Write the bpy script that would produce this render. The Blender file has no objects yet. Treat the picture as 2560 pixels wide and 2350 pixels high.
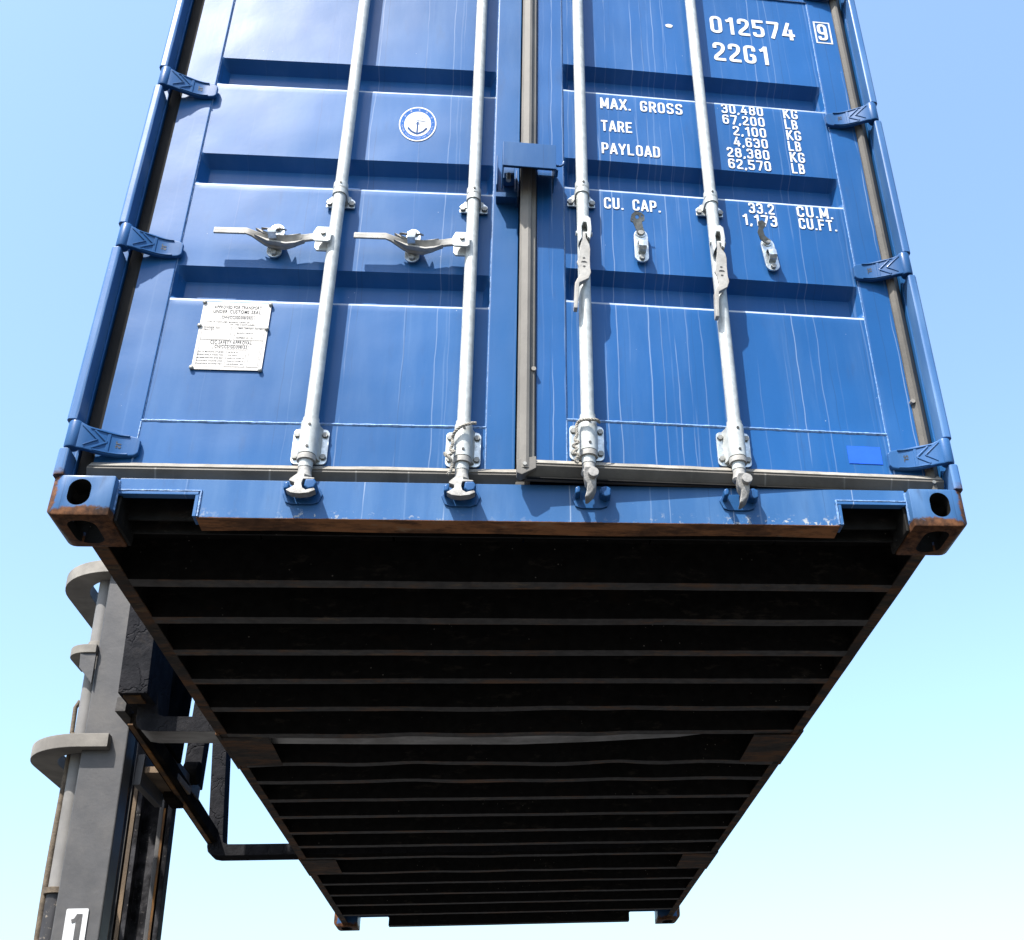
import bpy, bmesh, math, random
from mathutils import Vector, Matrix, noise
random.seed(7)
R = math.radians
SC = bpy.context.scene
COL = SC.collection

# ------------------------------------------------------------------ camera, sky, sun, exposure
Z0 = 3.03                       # underside of the lifted container above the ground
cam_d = bpy.data.cameras.new("camera")
cam = bpy.data.objects.new("camera", cam_d); COL.objects.link(cam)
cam.location = (-0.0383, -2.6145, Z0 - 1.4419)
cam.rotation_euler = (R(121.03), R(2.102), R(-5.368))
cam_d.sensor_width = 36.0; cam_d.sensor_fit = 'HORIZONTAL'
cam_d.lens = 39.72
cam_d.shift_x = -0.1094; cam_d.shift_y = 0.0066
cam_d.clip_start = 0.05; cam_d.clip_end = 2000
SC.camera = cam

SUN = Vector((-0.336, -0.439, 0.834)).normalized()     # towards the sun
W = bpy.data.worlds.new("World"); SC.world = W; W.use_nodes = True
wn = W.node_tree; wn.nodes.clear()
sky = wn.nodes.new("ShaderNodeTexSky"); sky.sky_type = 'NISHITA'; sky.sun_disc = False
sky.sun_elevation = math.asin(SUN.z); sky.sun_rotation = math.atan2(SUN.x, SUN.y)
sky.altitude = 0; sky.air_density = 1.58; sky.dust_density = 3.4; sky.ozone_density = 5.8
bg = wn.nodes.new("ShaderNodeBackground"); bg.inputs[1].default_value = 0.15
wo = wn.nodes.new("ShaderNodeOutputWorld")
wn.links.new(sky.outputs[0], bg.inputs[0]); wn.links.new(bg.outputs[0], wo.inputs[0])

sd = bpy.data.lights.new("sun", 'SUN'); sd.energy = 5.0; sd.angle = R(0.53); sd.color = (1.0, 0.95, 0.88)
so = bpy.data.objects.new("sun", sd); COL.objects.link(so)
so.location = (-4, -5, 12)
so.rotation_euler = SUN.to_track_quat('Z', 'Y').to_euler()

SC.view_settings.view_transform = 'Standard'; SC.view_settings.look = 'None'
SC.view_settings.exposure = 1.28; SC.view_settings.gamma = 1.0
SC.view_settings.use_curve_mapping = False

# ------------------------------------------------------------------ node helper
ALB = 0.75      # every literal albedo below is scaled to the exposure of the photograph
class NT:
    def __init__(s, name):
        s.m = bpy.data.materials.new(name); s.m.use_nodes = True
        s.t = s.m.node_tree; s.t.nodes.clear()
        s.out = s.t.nodes.new("ShaderNodeOutputMaterial")
        s.b = s.t.nodes.new("ShaderNodeBsdfPrincipled")
        s.t.links.new(s.b.outputs[0], s.out.inputs[0])
        s.tc = s.t.nodes.new("ShaderNodeTexCoord")
        s.obj = s.tc.outputs['Object']
        s.sep = None
    def set(s, k, v):
        i = s.b.inputs[k]
        if hasattr(v, 'is_linked') or isinstance(v, bpy.types.NodeSocket): s.t.links.new(v, i)
        else: i.default_value = v
    def lk(s, a, i):
        if isinstance(a, bpy.types.NodeSocket): s.t.links.new(a, i)
        else: i.default_value = a
    def math(s, op, a, b=0.0, c=None, clamp=False):
        n = s.t.nodes.new("ShaderNodeMath"); n.operation = op; n.use_clamp = clamp
        s.lk(a, n.inputs[0]); s.lk(b, n.inputs[1])
        if c is not None: s.lk(c, n.inputs[2])
        return n.outputs[0]
    def xyz(s):
        if not s.sep:
            n = s.t.nodes.new("ShaderNodeSeparateXYZ"); s.t.links.new(s.obj, n.inputs[0]); s.sep = n.outputs
        return s.sep
    def comb(s, x, y, z):
        n = s.t.nodes.new("ShaderNodeCombineXYZ"); s.lk(x, n.inputs[0]); s.lk(y, n.inputs[1]); s.lk(z, n.inputs[2]); return n.outputs[0]
    def noise(s, scale, vec=None, detail=4, rough=.55, stretch=None, dist=0.0):
        v = vec if vec is not None else s.obj
        if stretch:
            mp = s.t.nodes.new("ShaderNodeMapping"); mp.inputs['Scale'].default_value = stretch
            s.t.links.new(v, mp.inputs[0]); v = mp.outputs[0]
        n = s.t.nodes.new("ShaderNodeTexNoise"); n.inputs['Scale'].default_value = scale
        n.inputs['Detail'].default_value = detail; n.inputs['Roughness'].default_value = rough
        n.inputs['Distortion'].default_value = dist
        s.t.links.new(v, n.inputs['Vector']); return n.outputs['Fac']
    def ramp(s, f, a, b, lo=0.0, hi=1.0):
        n = s.t.nodes.new("ShaderNodeMapRange"); n.interpolation_type = 'SMOOTHSTEP'
        s.lk(f, n.inputs[0]); n.inputs[1].default_value = a; n.inputs[2].default_value = b
        n.inputs[3].default_value = lo; n.inputs[4].default_value = hi; return n.outputs[0]
    def mix(s, f, a, b):
        n = s.t.nodes.new("ShaderNodeMix"); n.data_type = 'RGBA'
        s.lk(f, n.inputs[0])
        for v, i in ((a, n.inputs[6]), (b, n.inputs[7])):
            if isinstance(v, bpy.types.NodeSocket): s.t.links.new(v, i)
            else: i.default_value = (*(c * ALB for c in v), 1)
        return n.outputs[2]
    def bump(s, h, dist, strength=1.0, prev=None):
        n = s.t.nodes.new("ShaderNodeBump"); n.inputs['Distance'].default_value = dist
        n.inputs['Strength'].default_value = strength
        s.t.links.new(h, n.inputs['Height'])
        if prev is not None: s.t.links.new(prev, n.inputs['Normal'])
        return n.outputs[0]
    def white(s, w):
        n = s.t.nodes.new("ShaderNodeTexWhiteNoise"); n.noise_dimensions = '1D'; s.lk(w, n.inputs['W']); return n.outputs[0]
    def streaks(s, per_m, width, seed):
        """thin runs of dried dirt, each with its own place, length and wobble"""
        x, y, z = s.xyz()
        wob = s.noise(5.0, vec=s.comb(seed, s.math('MULTIPLY', x, 2.0), z), detail=2)
        wob = s.math('MULTIPLY', s.math('SUBTRACT', wob, .5), .016)
        u = s.math('MULTIPLY', s.math('ADD', s.math('ADD', x, wob), seed), per_m)
        cell = s.math('FLOOR', u); fr = s.math('FRACT', u)
        r = s.white(cell)
        c = s.math('ADD', s.math('MULTIPLY', r, .7), .15)
        d = s.math('ABSOLUTE', s.math('SUBTRACT', fr, c))
        line = s.ramp(d, width * per_m * .85, width * per_m * .25)
        r2 = s.white(s.math('ADD', cell, 77.3))
        on = s.ramp(r2, .25, .75)
        br = s.noise(2.2, vec=s.comb(s.math('MULTIPLY', cell, 3.7), seed, z), detail=3, rough=.6)
        br = s.ramp(br, .38, .56)
        return s.math('MULTIPLY', s.math('MULTIPLY', line, on), br)

def paint_blue(name, base=(0.016, 0.101, 0.288), streak=.4, per_m=13, rough=.42, rust=None, fade=.3, dirt=.25, side_rust=False, chips=False, ledge_glint=False):
    n = NT(name); x, y, z = n.xyz()
    big = n.noise(1.3, detail=3); fine = n.noise(60, detail=3)
    col = n.mix(n.ramp(big, .3, .7), tuple(c * .88 for c in base), tuple(min(1, c * 1.13) for c in base))
    # chalking in vertical washes
    wash = n.noise(7, detail=5, rough=.6, stretch=(1.6, 1, .22))
    col = n.mix(n.ramp(wash, .42, .75, 0, fade * .36), col, (.20, .33, .50))
    grime = n.noise(16, detail=5, rough=.65, stretch=(1.5, 1, .3))
    col = n.mix(n.ramp(grime, .55, .8, 0, dirt), col, (.035, .06, .12))
    st = n.streaks(per_m, .0026, 3.17)
    col = n.mix(n.math('MULTIPLY', st, streak), col, (.42, .50, .62))
    st2 = n.streaks(per_m * .63, .0040, 11.9)
    col = n.mix(n.math('MULTIPLY', st2, streak * .45), col, (.30, .40, .56))
    st3 = n.streaks(per_m * .5, .0020, 23.7)
    col = n.mix(n.math('MULTIPLY', st3, .38), col, (.018, .05, .12))
    spk = n.t.nodes.new("ShaderNodeTexVoronoi"); spk.inputs['Scale'].default_value = 26
    n.t.links.new(n.obj, spk.inputs['Vector'])
    dot = n.math('MULTIPLY', n.ramp(spk.outputs['Distance'], .055, .03), n.ramp(n.noise(9, detail=2), .6, .64))
    col = n.mix(n.math('MULTIPLY', dot, .5), col, (.5, .56, .62))
    if ledge_glint:      # sunlit highlight painted as a pale band along each recess's lower edge
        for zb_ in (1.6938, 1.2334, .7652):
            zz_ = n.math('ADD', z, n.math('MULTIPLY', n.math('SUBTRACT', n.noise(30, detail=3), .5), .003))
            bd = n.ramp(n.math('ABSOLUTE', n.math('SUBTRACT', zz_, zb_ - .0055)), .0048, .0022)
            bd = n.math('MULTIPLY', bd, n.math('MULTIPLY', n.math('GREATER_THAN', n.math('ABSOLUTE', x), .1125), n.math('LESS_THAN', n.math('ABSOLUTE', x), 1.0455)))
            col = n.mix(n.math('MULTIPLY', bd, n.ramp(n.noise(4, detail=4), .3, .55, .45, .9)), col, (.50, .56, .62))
    r = n.math('ADD', n.math('MULTIPLY', wash, .22), rough - .11)
    metal = 0.0
    if rust:
        z1, z2, amt = rust
        rn = n.noise(18, detail=8, rough=.72)
        g = n.ramp(z, z1, z2, 1, 0)
        if side_rust: g = n.math('MAXIMUM', g, n.math('MULTIPLY', n.ramp(x, .060, -.005), .95))
        f = n.ramp(n.math('ADD', n.math('MULTIPLY', g, .62), n.math('MULTIPLY', rn, amt)), .62, .72)
        rc = n.mix(n.ramp(n.noise(35, detail=6, rough=.7), .35, .68), (.045, .021, .013), (.19, .082, .036))
        rc = n.mix(n.ramp(n.noise(11, detail=3), .5, .7, 0, .5), rc, (.02, .018, .016))
        if chips:
            cp = n.math('MULTIPLY', n.ramp(n.noise(55, detail=5, rough=.7), .57, .62), n.ramp(z, .050, .022))
            col = n.mix(n.math('MULTIPLY', cp, n.ramp(n.noise(2.2, detail=2), .45, .62, .1, .9)), col, (.46, .47, .45))
        col = n.mix(f, col, rc); r = n.math('ADD', r, n.math('MULTIPLY', f, .4))
    n.set('Base Color', col); n.set('Roughness', r)
    n.b.inputs['Specular IOR Level'].default_value = .10
    b1 = n.bump(n.noise(2.4, detail=2, rough=.45), .022, .6)
    n.b.inputs['Coat Weight'].default_value = .12; n.b.inputs['Coat Roughness'].default_value = .16; n.b.inputs['Coat IOR'].default_value = 1.45
    b2 = n.bump(fine, .0005, .35, b1)
    b3 = n.bump(n.noise(420, detail=2), .0002, .5, b2)
    n.set('Normal', b3)
    return n.m

def simple(name, col, rough=.5, metal=0.0, var=.25, scale=14, bump=.0006, bscale=70, dust=None, dust_amt=.4, spec=.25, spots=None, stretch=None, runs=0):
    n = NT(name)
    f = n.noise(scale, detail=5, rough=.62, stretch=stretch)
    c = n.mix(n.ramp(f, .3, .7), tuple(v * (1 - var) for v in col), tuple(min(1, v * (1 + var)) for v in col))
    if dust: c = n.mix(n.ramp(n.noise(scale * .35, detail=6, rough=.65), .42, .68, 0, dust_amt), c, dust)
    if runs: c = n.mix(n.math('MULTIPLY', n.streaks(9, .0040, 3.17), runs), c, (.34, .33, .30))
    if spots: c = n.mix(n.ramp(n.noise(scale * 3.1, detail=6, rough=.7), .60, .70, 0, .85), c, spots)
    n.set('Base Color', c); n.b.inputs['Metallic'].default_value = metal
    n.set('Roughness', n.math('ADD', n.math('MULTIPLY', f, .25), rough - .12))
    n.b.inputs['Specular IOR Level'].default_value = spec
    if bump: n.set('Normal', n.bump(n.noise(bscale, detail=5, rough=.6), bump, 1.0))
    return n.m

def under_mat(name, base, rust, f0, f1, rough=.75, spec=.12, pale=None, specks=False):
    n = NT(name)
    a = n.noise(8, detail=8, rough=.74, stretch=(.5, 1.6, 1.4))
    c = n.mix(n.ramp(n.noise(30, detail=4), .3, .7), tuple(v * .7 for v in base), tuple(v * 1.3 for v in base))
    c = n.mix(n.ramp(a, f0, f1), c, rust)
    if pale: c = n.mix(n.ramp(n.noise(23, detail=6, rough=.75, stretch=(.35, 1, 1)), .56, .68, 0, .75), c, pale)
    if specks:
        v = n.t.nodes.new("ShaderNodeTexVoronoi"); v.inputs['Scale'].default_value = 34; n.t.links.new(n.obj, v.inputs['Vector'])
        d = n.math('MULTIPLY', n.ramp(v.outputs['Distance'], .10, .06), n.ramp(n.noise(3.2, detail=3), .52, .62))
        c = n.mix(n.math('MULTIPLY', d, .8), c, (.30, .28, .25))
    n.set('Base Color', c); n.b.inputs['Roughness'].default_value = rough
    n.b.inputs['Specular IOR Level'].default_value = spec
    n.set('Normal', n.bump(n.noise(60, detail=5), .001, 1.0))
    return n.m

M = {}
M['blue_L'] = paint_blue('blue_paint_left_door', ledge_glint=True, streak=.24, per_m=13, fade=.26)
M['blue_R'] = paint_blue('blue_paint_right_door', ledge_glint=True, base=(0.013, 0.093, 0.282), streak=.32, per_m=24, fade=.2)
M['blue'] = paint_blue('blue_paint_frame', streak=.2, fade=.5)
M['blue_hw'] = paint_blue('blue_paint_cast', base=(0.019, 0.088, 0.240), streak=.0, fade=.3, dirt=.5)
M['blue_post'] = paint_blue('blue_paint_scuffed_post', base=(0.05, .14, .33), streak=.2, fade=.9, rust=(.05, .3, .36))
M['blue_sill'] = paint_blue('blue_paint_sill', base=(0.036, .122, .300), streak=.45, per_m=6, fade=.5, rust=(.004, .036, .40), chips=True)
M['blue_cast'] = paint_blue('blue_paint_rusty_casting', base=(0.040, .120, .280), streak=.1, fade=.6, rust=(-.02, .075, .62), dirt=.7, side_rust=True)
M['rust'] = under_mat('rusty_steel', (.12, .056, .028), (.36, .155, .062), .42, .58, .8, .2, (.30, .22, .14))
M['black'] = under_mat('black_underseal', (.011, .0105, .010), (.024, .016, .011), .55, .75, .65, .12, (.05, .043, .036), specks=True)
M['flange'] = under_mat('worn_black_flange', (.060, .057, .055), (.15, .075, .035), .50, .66, .7, .25, (.16, .12, .08))
M['rail'] = under_mat('rusty_black_rail', (.038, .031, .026), (.14, .065, .028), .44, .62, .8, .2, (.15, .10, .05))
M['galv'] = simple('galvanised_steel', (.50, .53, .52), rough=.52, metal=.22, var=.16, scale=42, bump=.0003, bscale=160, dust=(.50, .48, .42), dust_amt=.3)
M['galv_cast'] = simple('galvanised_casting', (.36, .355, .335), rough=.6, metal=.08, var=.2, scale=30, bump=.0008, bscale=110, dust=(.33, .30, .26), dust_amt=.45)
M['cast_dark'] = simple('worn_cam_casting', (.31, .305, .29), rough=.6, metal=.1, var=.35, scale=40, bump=.0012, bscale=120, dust=(.14, .125, .105), dust_amt=.7)
M['zinc'] = simple('zinc_plate', (.60, .65, .66), rough=.34, metal=.7, var=.3, scale=55, bump=.0004, bscale=90, dust=(.40, .38, .34), dust_amt=.4)
M['bolt'] = simple('bolt_steel', (.30, .30, .28), rough=.5, metal=.4, var=.25, scale=60, bump=.0004)
M['screw'] = simple('dark_screw', (.05, .05, .05), rough=.5, metal=.3)
M['rubber'] = simple('weathered_rubber', (.088, .083, .074), rough=.66, var=.25, scale=9, bump=.0006, dust=(.17, .156, .135), dust_amt=.5, stretch=(1, 1, .4), runs=.45)
M['rubber_pale'] = simple('dusty_pale_rubber', (.17, .162, .148), rough=.7, var=.2, scale=9, bump=.0006, dust=(.23, .215, .19), dust_amt=.5, stretch=(1, 1, .4))
M['rubber_lip'] = simple('sunlit_tone_gasket_lip', (.26, .245, .215), rough=.8, var=.25, scale=20, bump=.001, dust=(.16, .15, .13), dust_amt=.5)  # paler than the gasket: sun on its upper facet put into the colour
M['rubber_d'] = simple('black_shaded_rubber', (.016, .016, .016), rough=.75, spec=.08, var=.3, scale=9, dust=(.045, .041, .036), dust_amt=.4, stretch=(1, 1, .3))  # dark rubber; on the left hinge gasket it paints in the post's shade
M['white'] = simple('white_lettering', (.60, .61, .62), rough=.5, var=.05, scale=30, bump=0)
def worn_print():
    n = NT('worn_white_print')
    c = n.mix(n.ramp(n.noise(40, detail=6, rough=.7), .60, .72, 0, .55), (.68, .69, .70), (.22, .33, .52))
    c = n.mix(n.math('MULTIPLY', n.streaks(24, .0026, 3.17), .35), c, (.55, .58, .62))
    n.set('Base Color', c); n.b.inputs['Roughness'].default_value = .5; n.b.inputs['Specular IOR Level'].default_value = .2
    return n.m
M['white_print'] = worn_print()
M['plate'] = simple('aluminium_data_plate', (.56, .55, .53), rough=.55, metal=.05, var=.05, scale=30, bump=.0002, dust=(.62, .60, .55), dust_amt=.3)
M['ink'] = simple('faded_ink', (.13, .13, .13), spec=.05, rough=.8, var=.3, scale=40, bump=0)
M['ink_blue'] = simple('emblem_blue', (.035, .13, .40), spec=.05, rough=.7, var=.1, bump=0)
M['ink_anchor'] = simple('emblem_anchor_blue', (.02, .07, .20), spec=.05, rough=.7, bump=0)
M['patch'] = simple('bright_blue_patch', (.012, .11, .72), rough=.5, var=.06, bump=.0002)
M['weld'] = simple('painted_weld_bead', (.16, .28, .50), rough=.4, var=.35, scale=90, bump=.0016, bscale=170)
M['rope'] = simple('grey_rope', (.34, .32, .28), rough=.9, var=.35, scale=200, bump=.001, bscale=400)
M['ground'] = simple('dusty_concrete', (.055, .053, .050), rough=.9, var=.2, scale=.6, bump=.004, bscale=12, dust=(.075, .07, .062))
M['mast'] = simple('grey_mast_paint', (.078, .078, .081), rough=.45, var=.10, scale=9, bump=.0007, bscale=60, dust=(.15, .14, .128), dust_amt=.45)
M['dusty'] = simple('dusty_grey_paint', (.25, .235, .21), rough=.75, var=.25, scale=6, bump=.001, bscale=40, dust=(.13, .12, .11), dust_amt=.6)
M['cyl'] = simple('dusty_cylinder', (.22, .212, .20), rough=.55, var=.22, scale=4, bump=.0006, dust=(.15, .15, .155), dust_amt=.7)
M['chip'] = simple('flaking_black_cylinder', (.045, .045, .05), rough=.6, var=.3, scale=9, bump=.001, spots=(.36, .31, .24), stretch=(1, 1, .35))
M['hose'] = simple('dusty_hose', (.12, .095, .07), rough=.9, var=.4, scale=30, bump=.003, bscale=90, dust=(.2, .165, .12))
M['dark'] = simple('matt_black_paint', (.008, .008, .009), rough=.9, var=.4, scale=8, spec=.0, dust=(.045, .036, .026), dust_amt=.5)
M['tine'] = simple('worn_fork_steel', (.36, .35, .335), rough=.45, metal=.5, var=.3, scale=12, dust=(.06, .05, .04), dust_amt=.6, stretch=(.3, 1, 1))
M['grease'] = simple('greasy_steel', (.009, .009, .011), rough=.6, spec=.06, var=.5, scale=22, bump=.0006, dust=(.10, .10, .11), dust_amt=.6, stretch=(2.2, 2, .22), spots=(.2, .19, .18))
M['grease_tan'] = simple('dusty_grease', (.16, .115, .075), rough=.8, var=.35, scale=9, bump=.0012, dust=(.05, .045, .04), dust_amt=.6, stretch=(1, 1, .3))
M['orange'] = simple('orange_grease', (.20, .085, .012), rough=.7, var=.5, scale=10, dust=(.02, .016, .012), dust_amt=1.0, stretch=(1, 1, .3))
def cracked():
    n = NT('cracked_dark_paint')
    v = n.t.nodes.new("ShaderNodeTexVoronoi"); v.feature = 'DISTANCE_TO_EDGE'; v.inputs['Scale'].default_value = 6.5
    w = n.noise(9, detail=4); vv = n.t.nodes.new("ShaderNodeVectorMath"); vv.operation = 'ADD'
    n.t.links.new(n.obj, vv.inputs[0]); cx = n.comb(n.math('MULTIPLY', w, .16), 0.0, n.math('MULTIPLY', n.noise(13, detail=3), .16)); n.t.links.new(cx, vv.inputs[1])
    n.t.links.new(vv.outputs[0], v.inputs['Vector'])
    crack = n.math('MULTIPLY', n.ramp(v.outputs['Distance'], .045, .0), n.ramp(n.noise(5, detail=3), .42, .55))
    c = n.mix(n.ramp(n.noise(20, detail=5), .3, .7), (.020, .0205, .023), (.030, .030, .033))
    c = n.mix(n.ramp(n.noise(7, detail=6, rough=.7), .55, .72, 0, .5), c, (.045, .039, .033))
    n.set('Base Color', c); n.b.inputs['Roughness'].default_value = .8; n.b.inputs['Specular IOR Level'].default_value = .0
    n.set('Normal', n.bump(n.math('SUBTRACT', n.math('MULTIPLY', n.noise(45, detail=6, rough=.65), 1.0), n.math('MULTIPLY', crack, .9)), .0045, 1.0))
    return n.m
M['cracked'] = cracked()

# ------------------------------------------------------------------ mesh helpers
class MB:
    def __init__(s): s.v = []; s.f = []
    def add(s, vs, fs):
        k = len(s.v); s.v += [tuple(v) for v in vs]; s.f += [tuple(i + k for i in f) for f in fs]; return s
    def box(s, x0, x1, y0, y1, z0, z1):
        return s.add([(x, y, z) for z in (z0, z1) for y in (y0, y1) for x in (x0, x1)],
                     [(0, 2, 3, 1), (4, 5, 7, 6), (0, 1, 5, 4), (2, 6, 7, 3), (0, 4, 6, 2), (1, 3, 7, 5)])
    def prism(s, pts, ax, a, b):
        """polygon in the plane across axis ax, extruded a..b.  'y': pts are (x,z); 'x': (y,z); 'z': (x,y)"""
        n = len(pts)
        def P(p, t): return {'y': (p[0], t, p[1]), 'x': (t, p[0], p[1]), 'z': (p[0], p[1], t)}[ax]
        vs = [P(p, a) for p in pts] + [P(p, b) for p in pts]
        return s.add(vs, [tuple(range(n)), tuple(range(2 * n - 1, n - 1, -1))] + [(i, i + n, (i + 1) % n + n, (i + 1) % n) for i in range(n)])
    def tube(s, pts, rad, n=12, cap=True):
        pts = [Vector(p) for p in pts]; rads = rad if isinstance(rad, (list, tuple)) else [rad] * len(pts)
        vs = []; up = None
        for i, p in enumerate(pts):
            t = (pts[min(i + 1, len(pts) - 1)] - pts[max(i - 1, 0)])
            t = t.normalized() if t.length > 1e-9 else Vector((0, 0, 1))
            if up is None: up = Vector((1, 0, 0)) if abs(t.x) < .9 else Vector((0, 1, 0))
            a = (up - t * up.dot(t)).normalized(); up = a; b = t.cross(a)
            for k in range(n):
                q = 2 * math.pi * k / n; vs.append(p + (a * math.cos(q) + b * math.sin(q)) * rads[i])
        fs = [(i * n + k, i * n + (k + 1) % n, (i + 1) * n + (k + 1) % n, (i + 1) * n + k) for i in range(len(pts) - 1) for k in range(n)]
        if cap: fs += [tuple(range(n - 1, -1, -1)), tuple(range((len(pts) - 1) * n, len(pts) * n))]
        return s.add(vs, fs)
    def loft(s, rings, cap=True):
        n = len(rings[0]); vs = [v for r in rings for v in r]
        fs = [(i * n + k, i * n + (k + 1) % n, (i + 1) * n + (k + 1) % n, (i + 1) * n + k) for i in range(len(rings) - 1) for k in range(n)]
        if cap: fs += [tuple(range(n - 1, -1, -1)), tuple(range((len(rings) - 1) * n, len(rings) * n))]
        return s.add(vs, fs)
    def xf(s, fn): s.v = [tuple(fn(*v)) for v in s.v]; return s
    def mesh(s, name, bevel=0, seg=2, angle=38, smooth=True):
        me = bpy.data.meshes.new(name); me.from_pydata(s.v, [], s.f)
        bm = bmesh.new(); bm.from_mesh(me)
        bmesh.ops.recalc_face_normals(bm, faces=bm.faces)
        if bevel:
            ed = [e for e in bm.edges if len(e.link_faces) == 2 and e.calc_face_angle(0) > R(30)]
            bmesh.ops.bevel(bm, geom=ed, offset=bevel, segments=seg, profile=.6, affect='EDGES', clamp_overlap=True)
        bm.to_mesh(me); bm.free()
        if smooth:
            me.polygons.foreach_set('use_smooth', [True] * len(me.polygons)); me.set_sharp_from_angle(angle=R(angle))
        return me
    def build(s, name, mat, parent=None, bevel=0, seg=2, angle=38, smooth=True, label=None):
        if parent is not None and 'org' in ORG.get(parent.name, {}):
            o_ = ORG[parent.name]['org']; s.xf(lambda x, y, z: (x - o_[0], y - o_[1], z - o_[2]))
        o = bpy.data.objects.new(name, s.mesh(name, bevel, seg, angle, smooth)); COL.objects.link(o)
        o.data.materials.append(M[mat])
        if bevel:
            wm = o.modifiers.new('shading', 'WEIGHTED_NORMAL'); wm.keep_sharp = True; wm.weight = 60
        if parent is not None: o.parent = parent
        if label: o['label'] = label
        return o
ORG = {}
def empty(name, loc, label=None, cat=None, group=None, parent=None, org=None):
    o = bpy.data.objects.new(name, None); COL.objects.link(o); o.location = loc; o.empty_display_size = .2
    if label: o['label'] = label
    if cat: o['category'] = cat
    if group: o['group'] = group
    if parent is not None: o.parent = parent
    if org is not None: ORG[o.name] = {'org': org}
    return o
def share(src, parent, loc=None, rot=None, name=None):
    o = src.copy(); COL.objects.link(o); o.parent = parent
    if loc is not None: o.location = loc
    if rot is not None: o.rotation_euler = rot
    return o
def circ(cx, cz, r, n=20, a0=0, a1=360, sx=1.0):
    m = n if a1 - a0 >= 360 else n + 1
    return [(cx + sx * r * math.cos(R(a0 + (a1 - a0) * i / n)), cz + r * math.sin(R(a0 + (a1 - a0) * i / n))) for i in range(m)]
def rrect(x0, x1, z0, z1, r, n=4):
    out = []
    for cx, cz, a in ((x1 - r, z1 - r, 0), (x0 + r, z1 - r, 90), (x0 + r, z0 + r, 180), (x1 - r, z0 + r, 270)):
        out += [(cx + r * math.cos(R(a + 90 * i / n)), cz + r * math.sin(R(a + 90 * i / n))) for i in range(n + 1)]
    return out
def boolean(base, cutters, name, bevel=0, angle=38):
    """base, cutters: MB -> mesh of base minus cutters"""
    bo = bpy.data.objects.new('tmp', base.mesh('tmp', bevel, smooth=False)); COL.objects.link(bo); cs = []
    for c in cutters:
        co = bpy.data.objects.new('cut', c.mesh('cut', 0, smooth=False)); COL.objects.link(co); cs.append(co)
        md = bo.modifiers.new('b', 'BOOLEAN'); md.object = co; md.operation = 'DIFFERENCE'; md.solver = 'EXACT'
    dg = bpy.context.evaluated_depsgraph_get()
    me = bpy.data.meshes.new_from_object(bo.evaluated_get(dg)); me.name = name
    for o in cs + [bo]:
        d = o.data; bpy.data.objects.remove(o); bpy.data.meshes.remove(d)
    me.materials.clear()
    me.polygons.foreach_set('use_smooth', [True] * len(me.polygons)); me.set_sharp_from_angle(angle=R(angle))
    return me
def mesh_obj(name, me, mat, parent):
    o = bpy.data.objects.new(name, me); COL.objects.link(o)
    if not me.materials: me.materials.append(M[mat])
    o.parent = parent; return o

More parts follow.
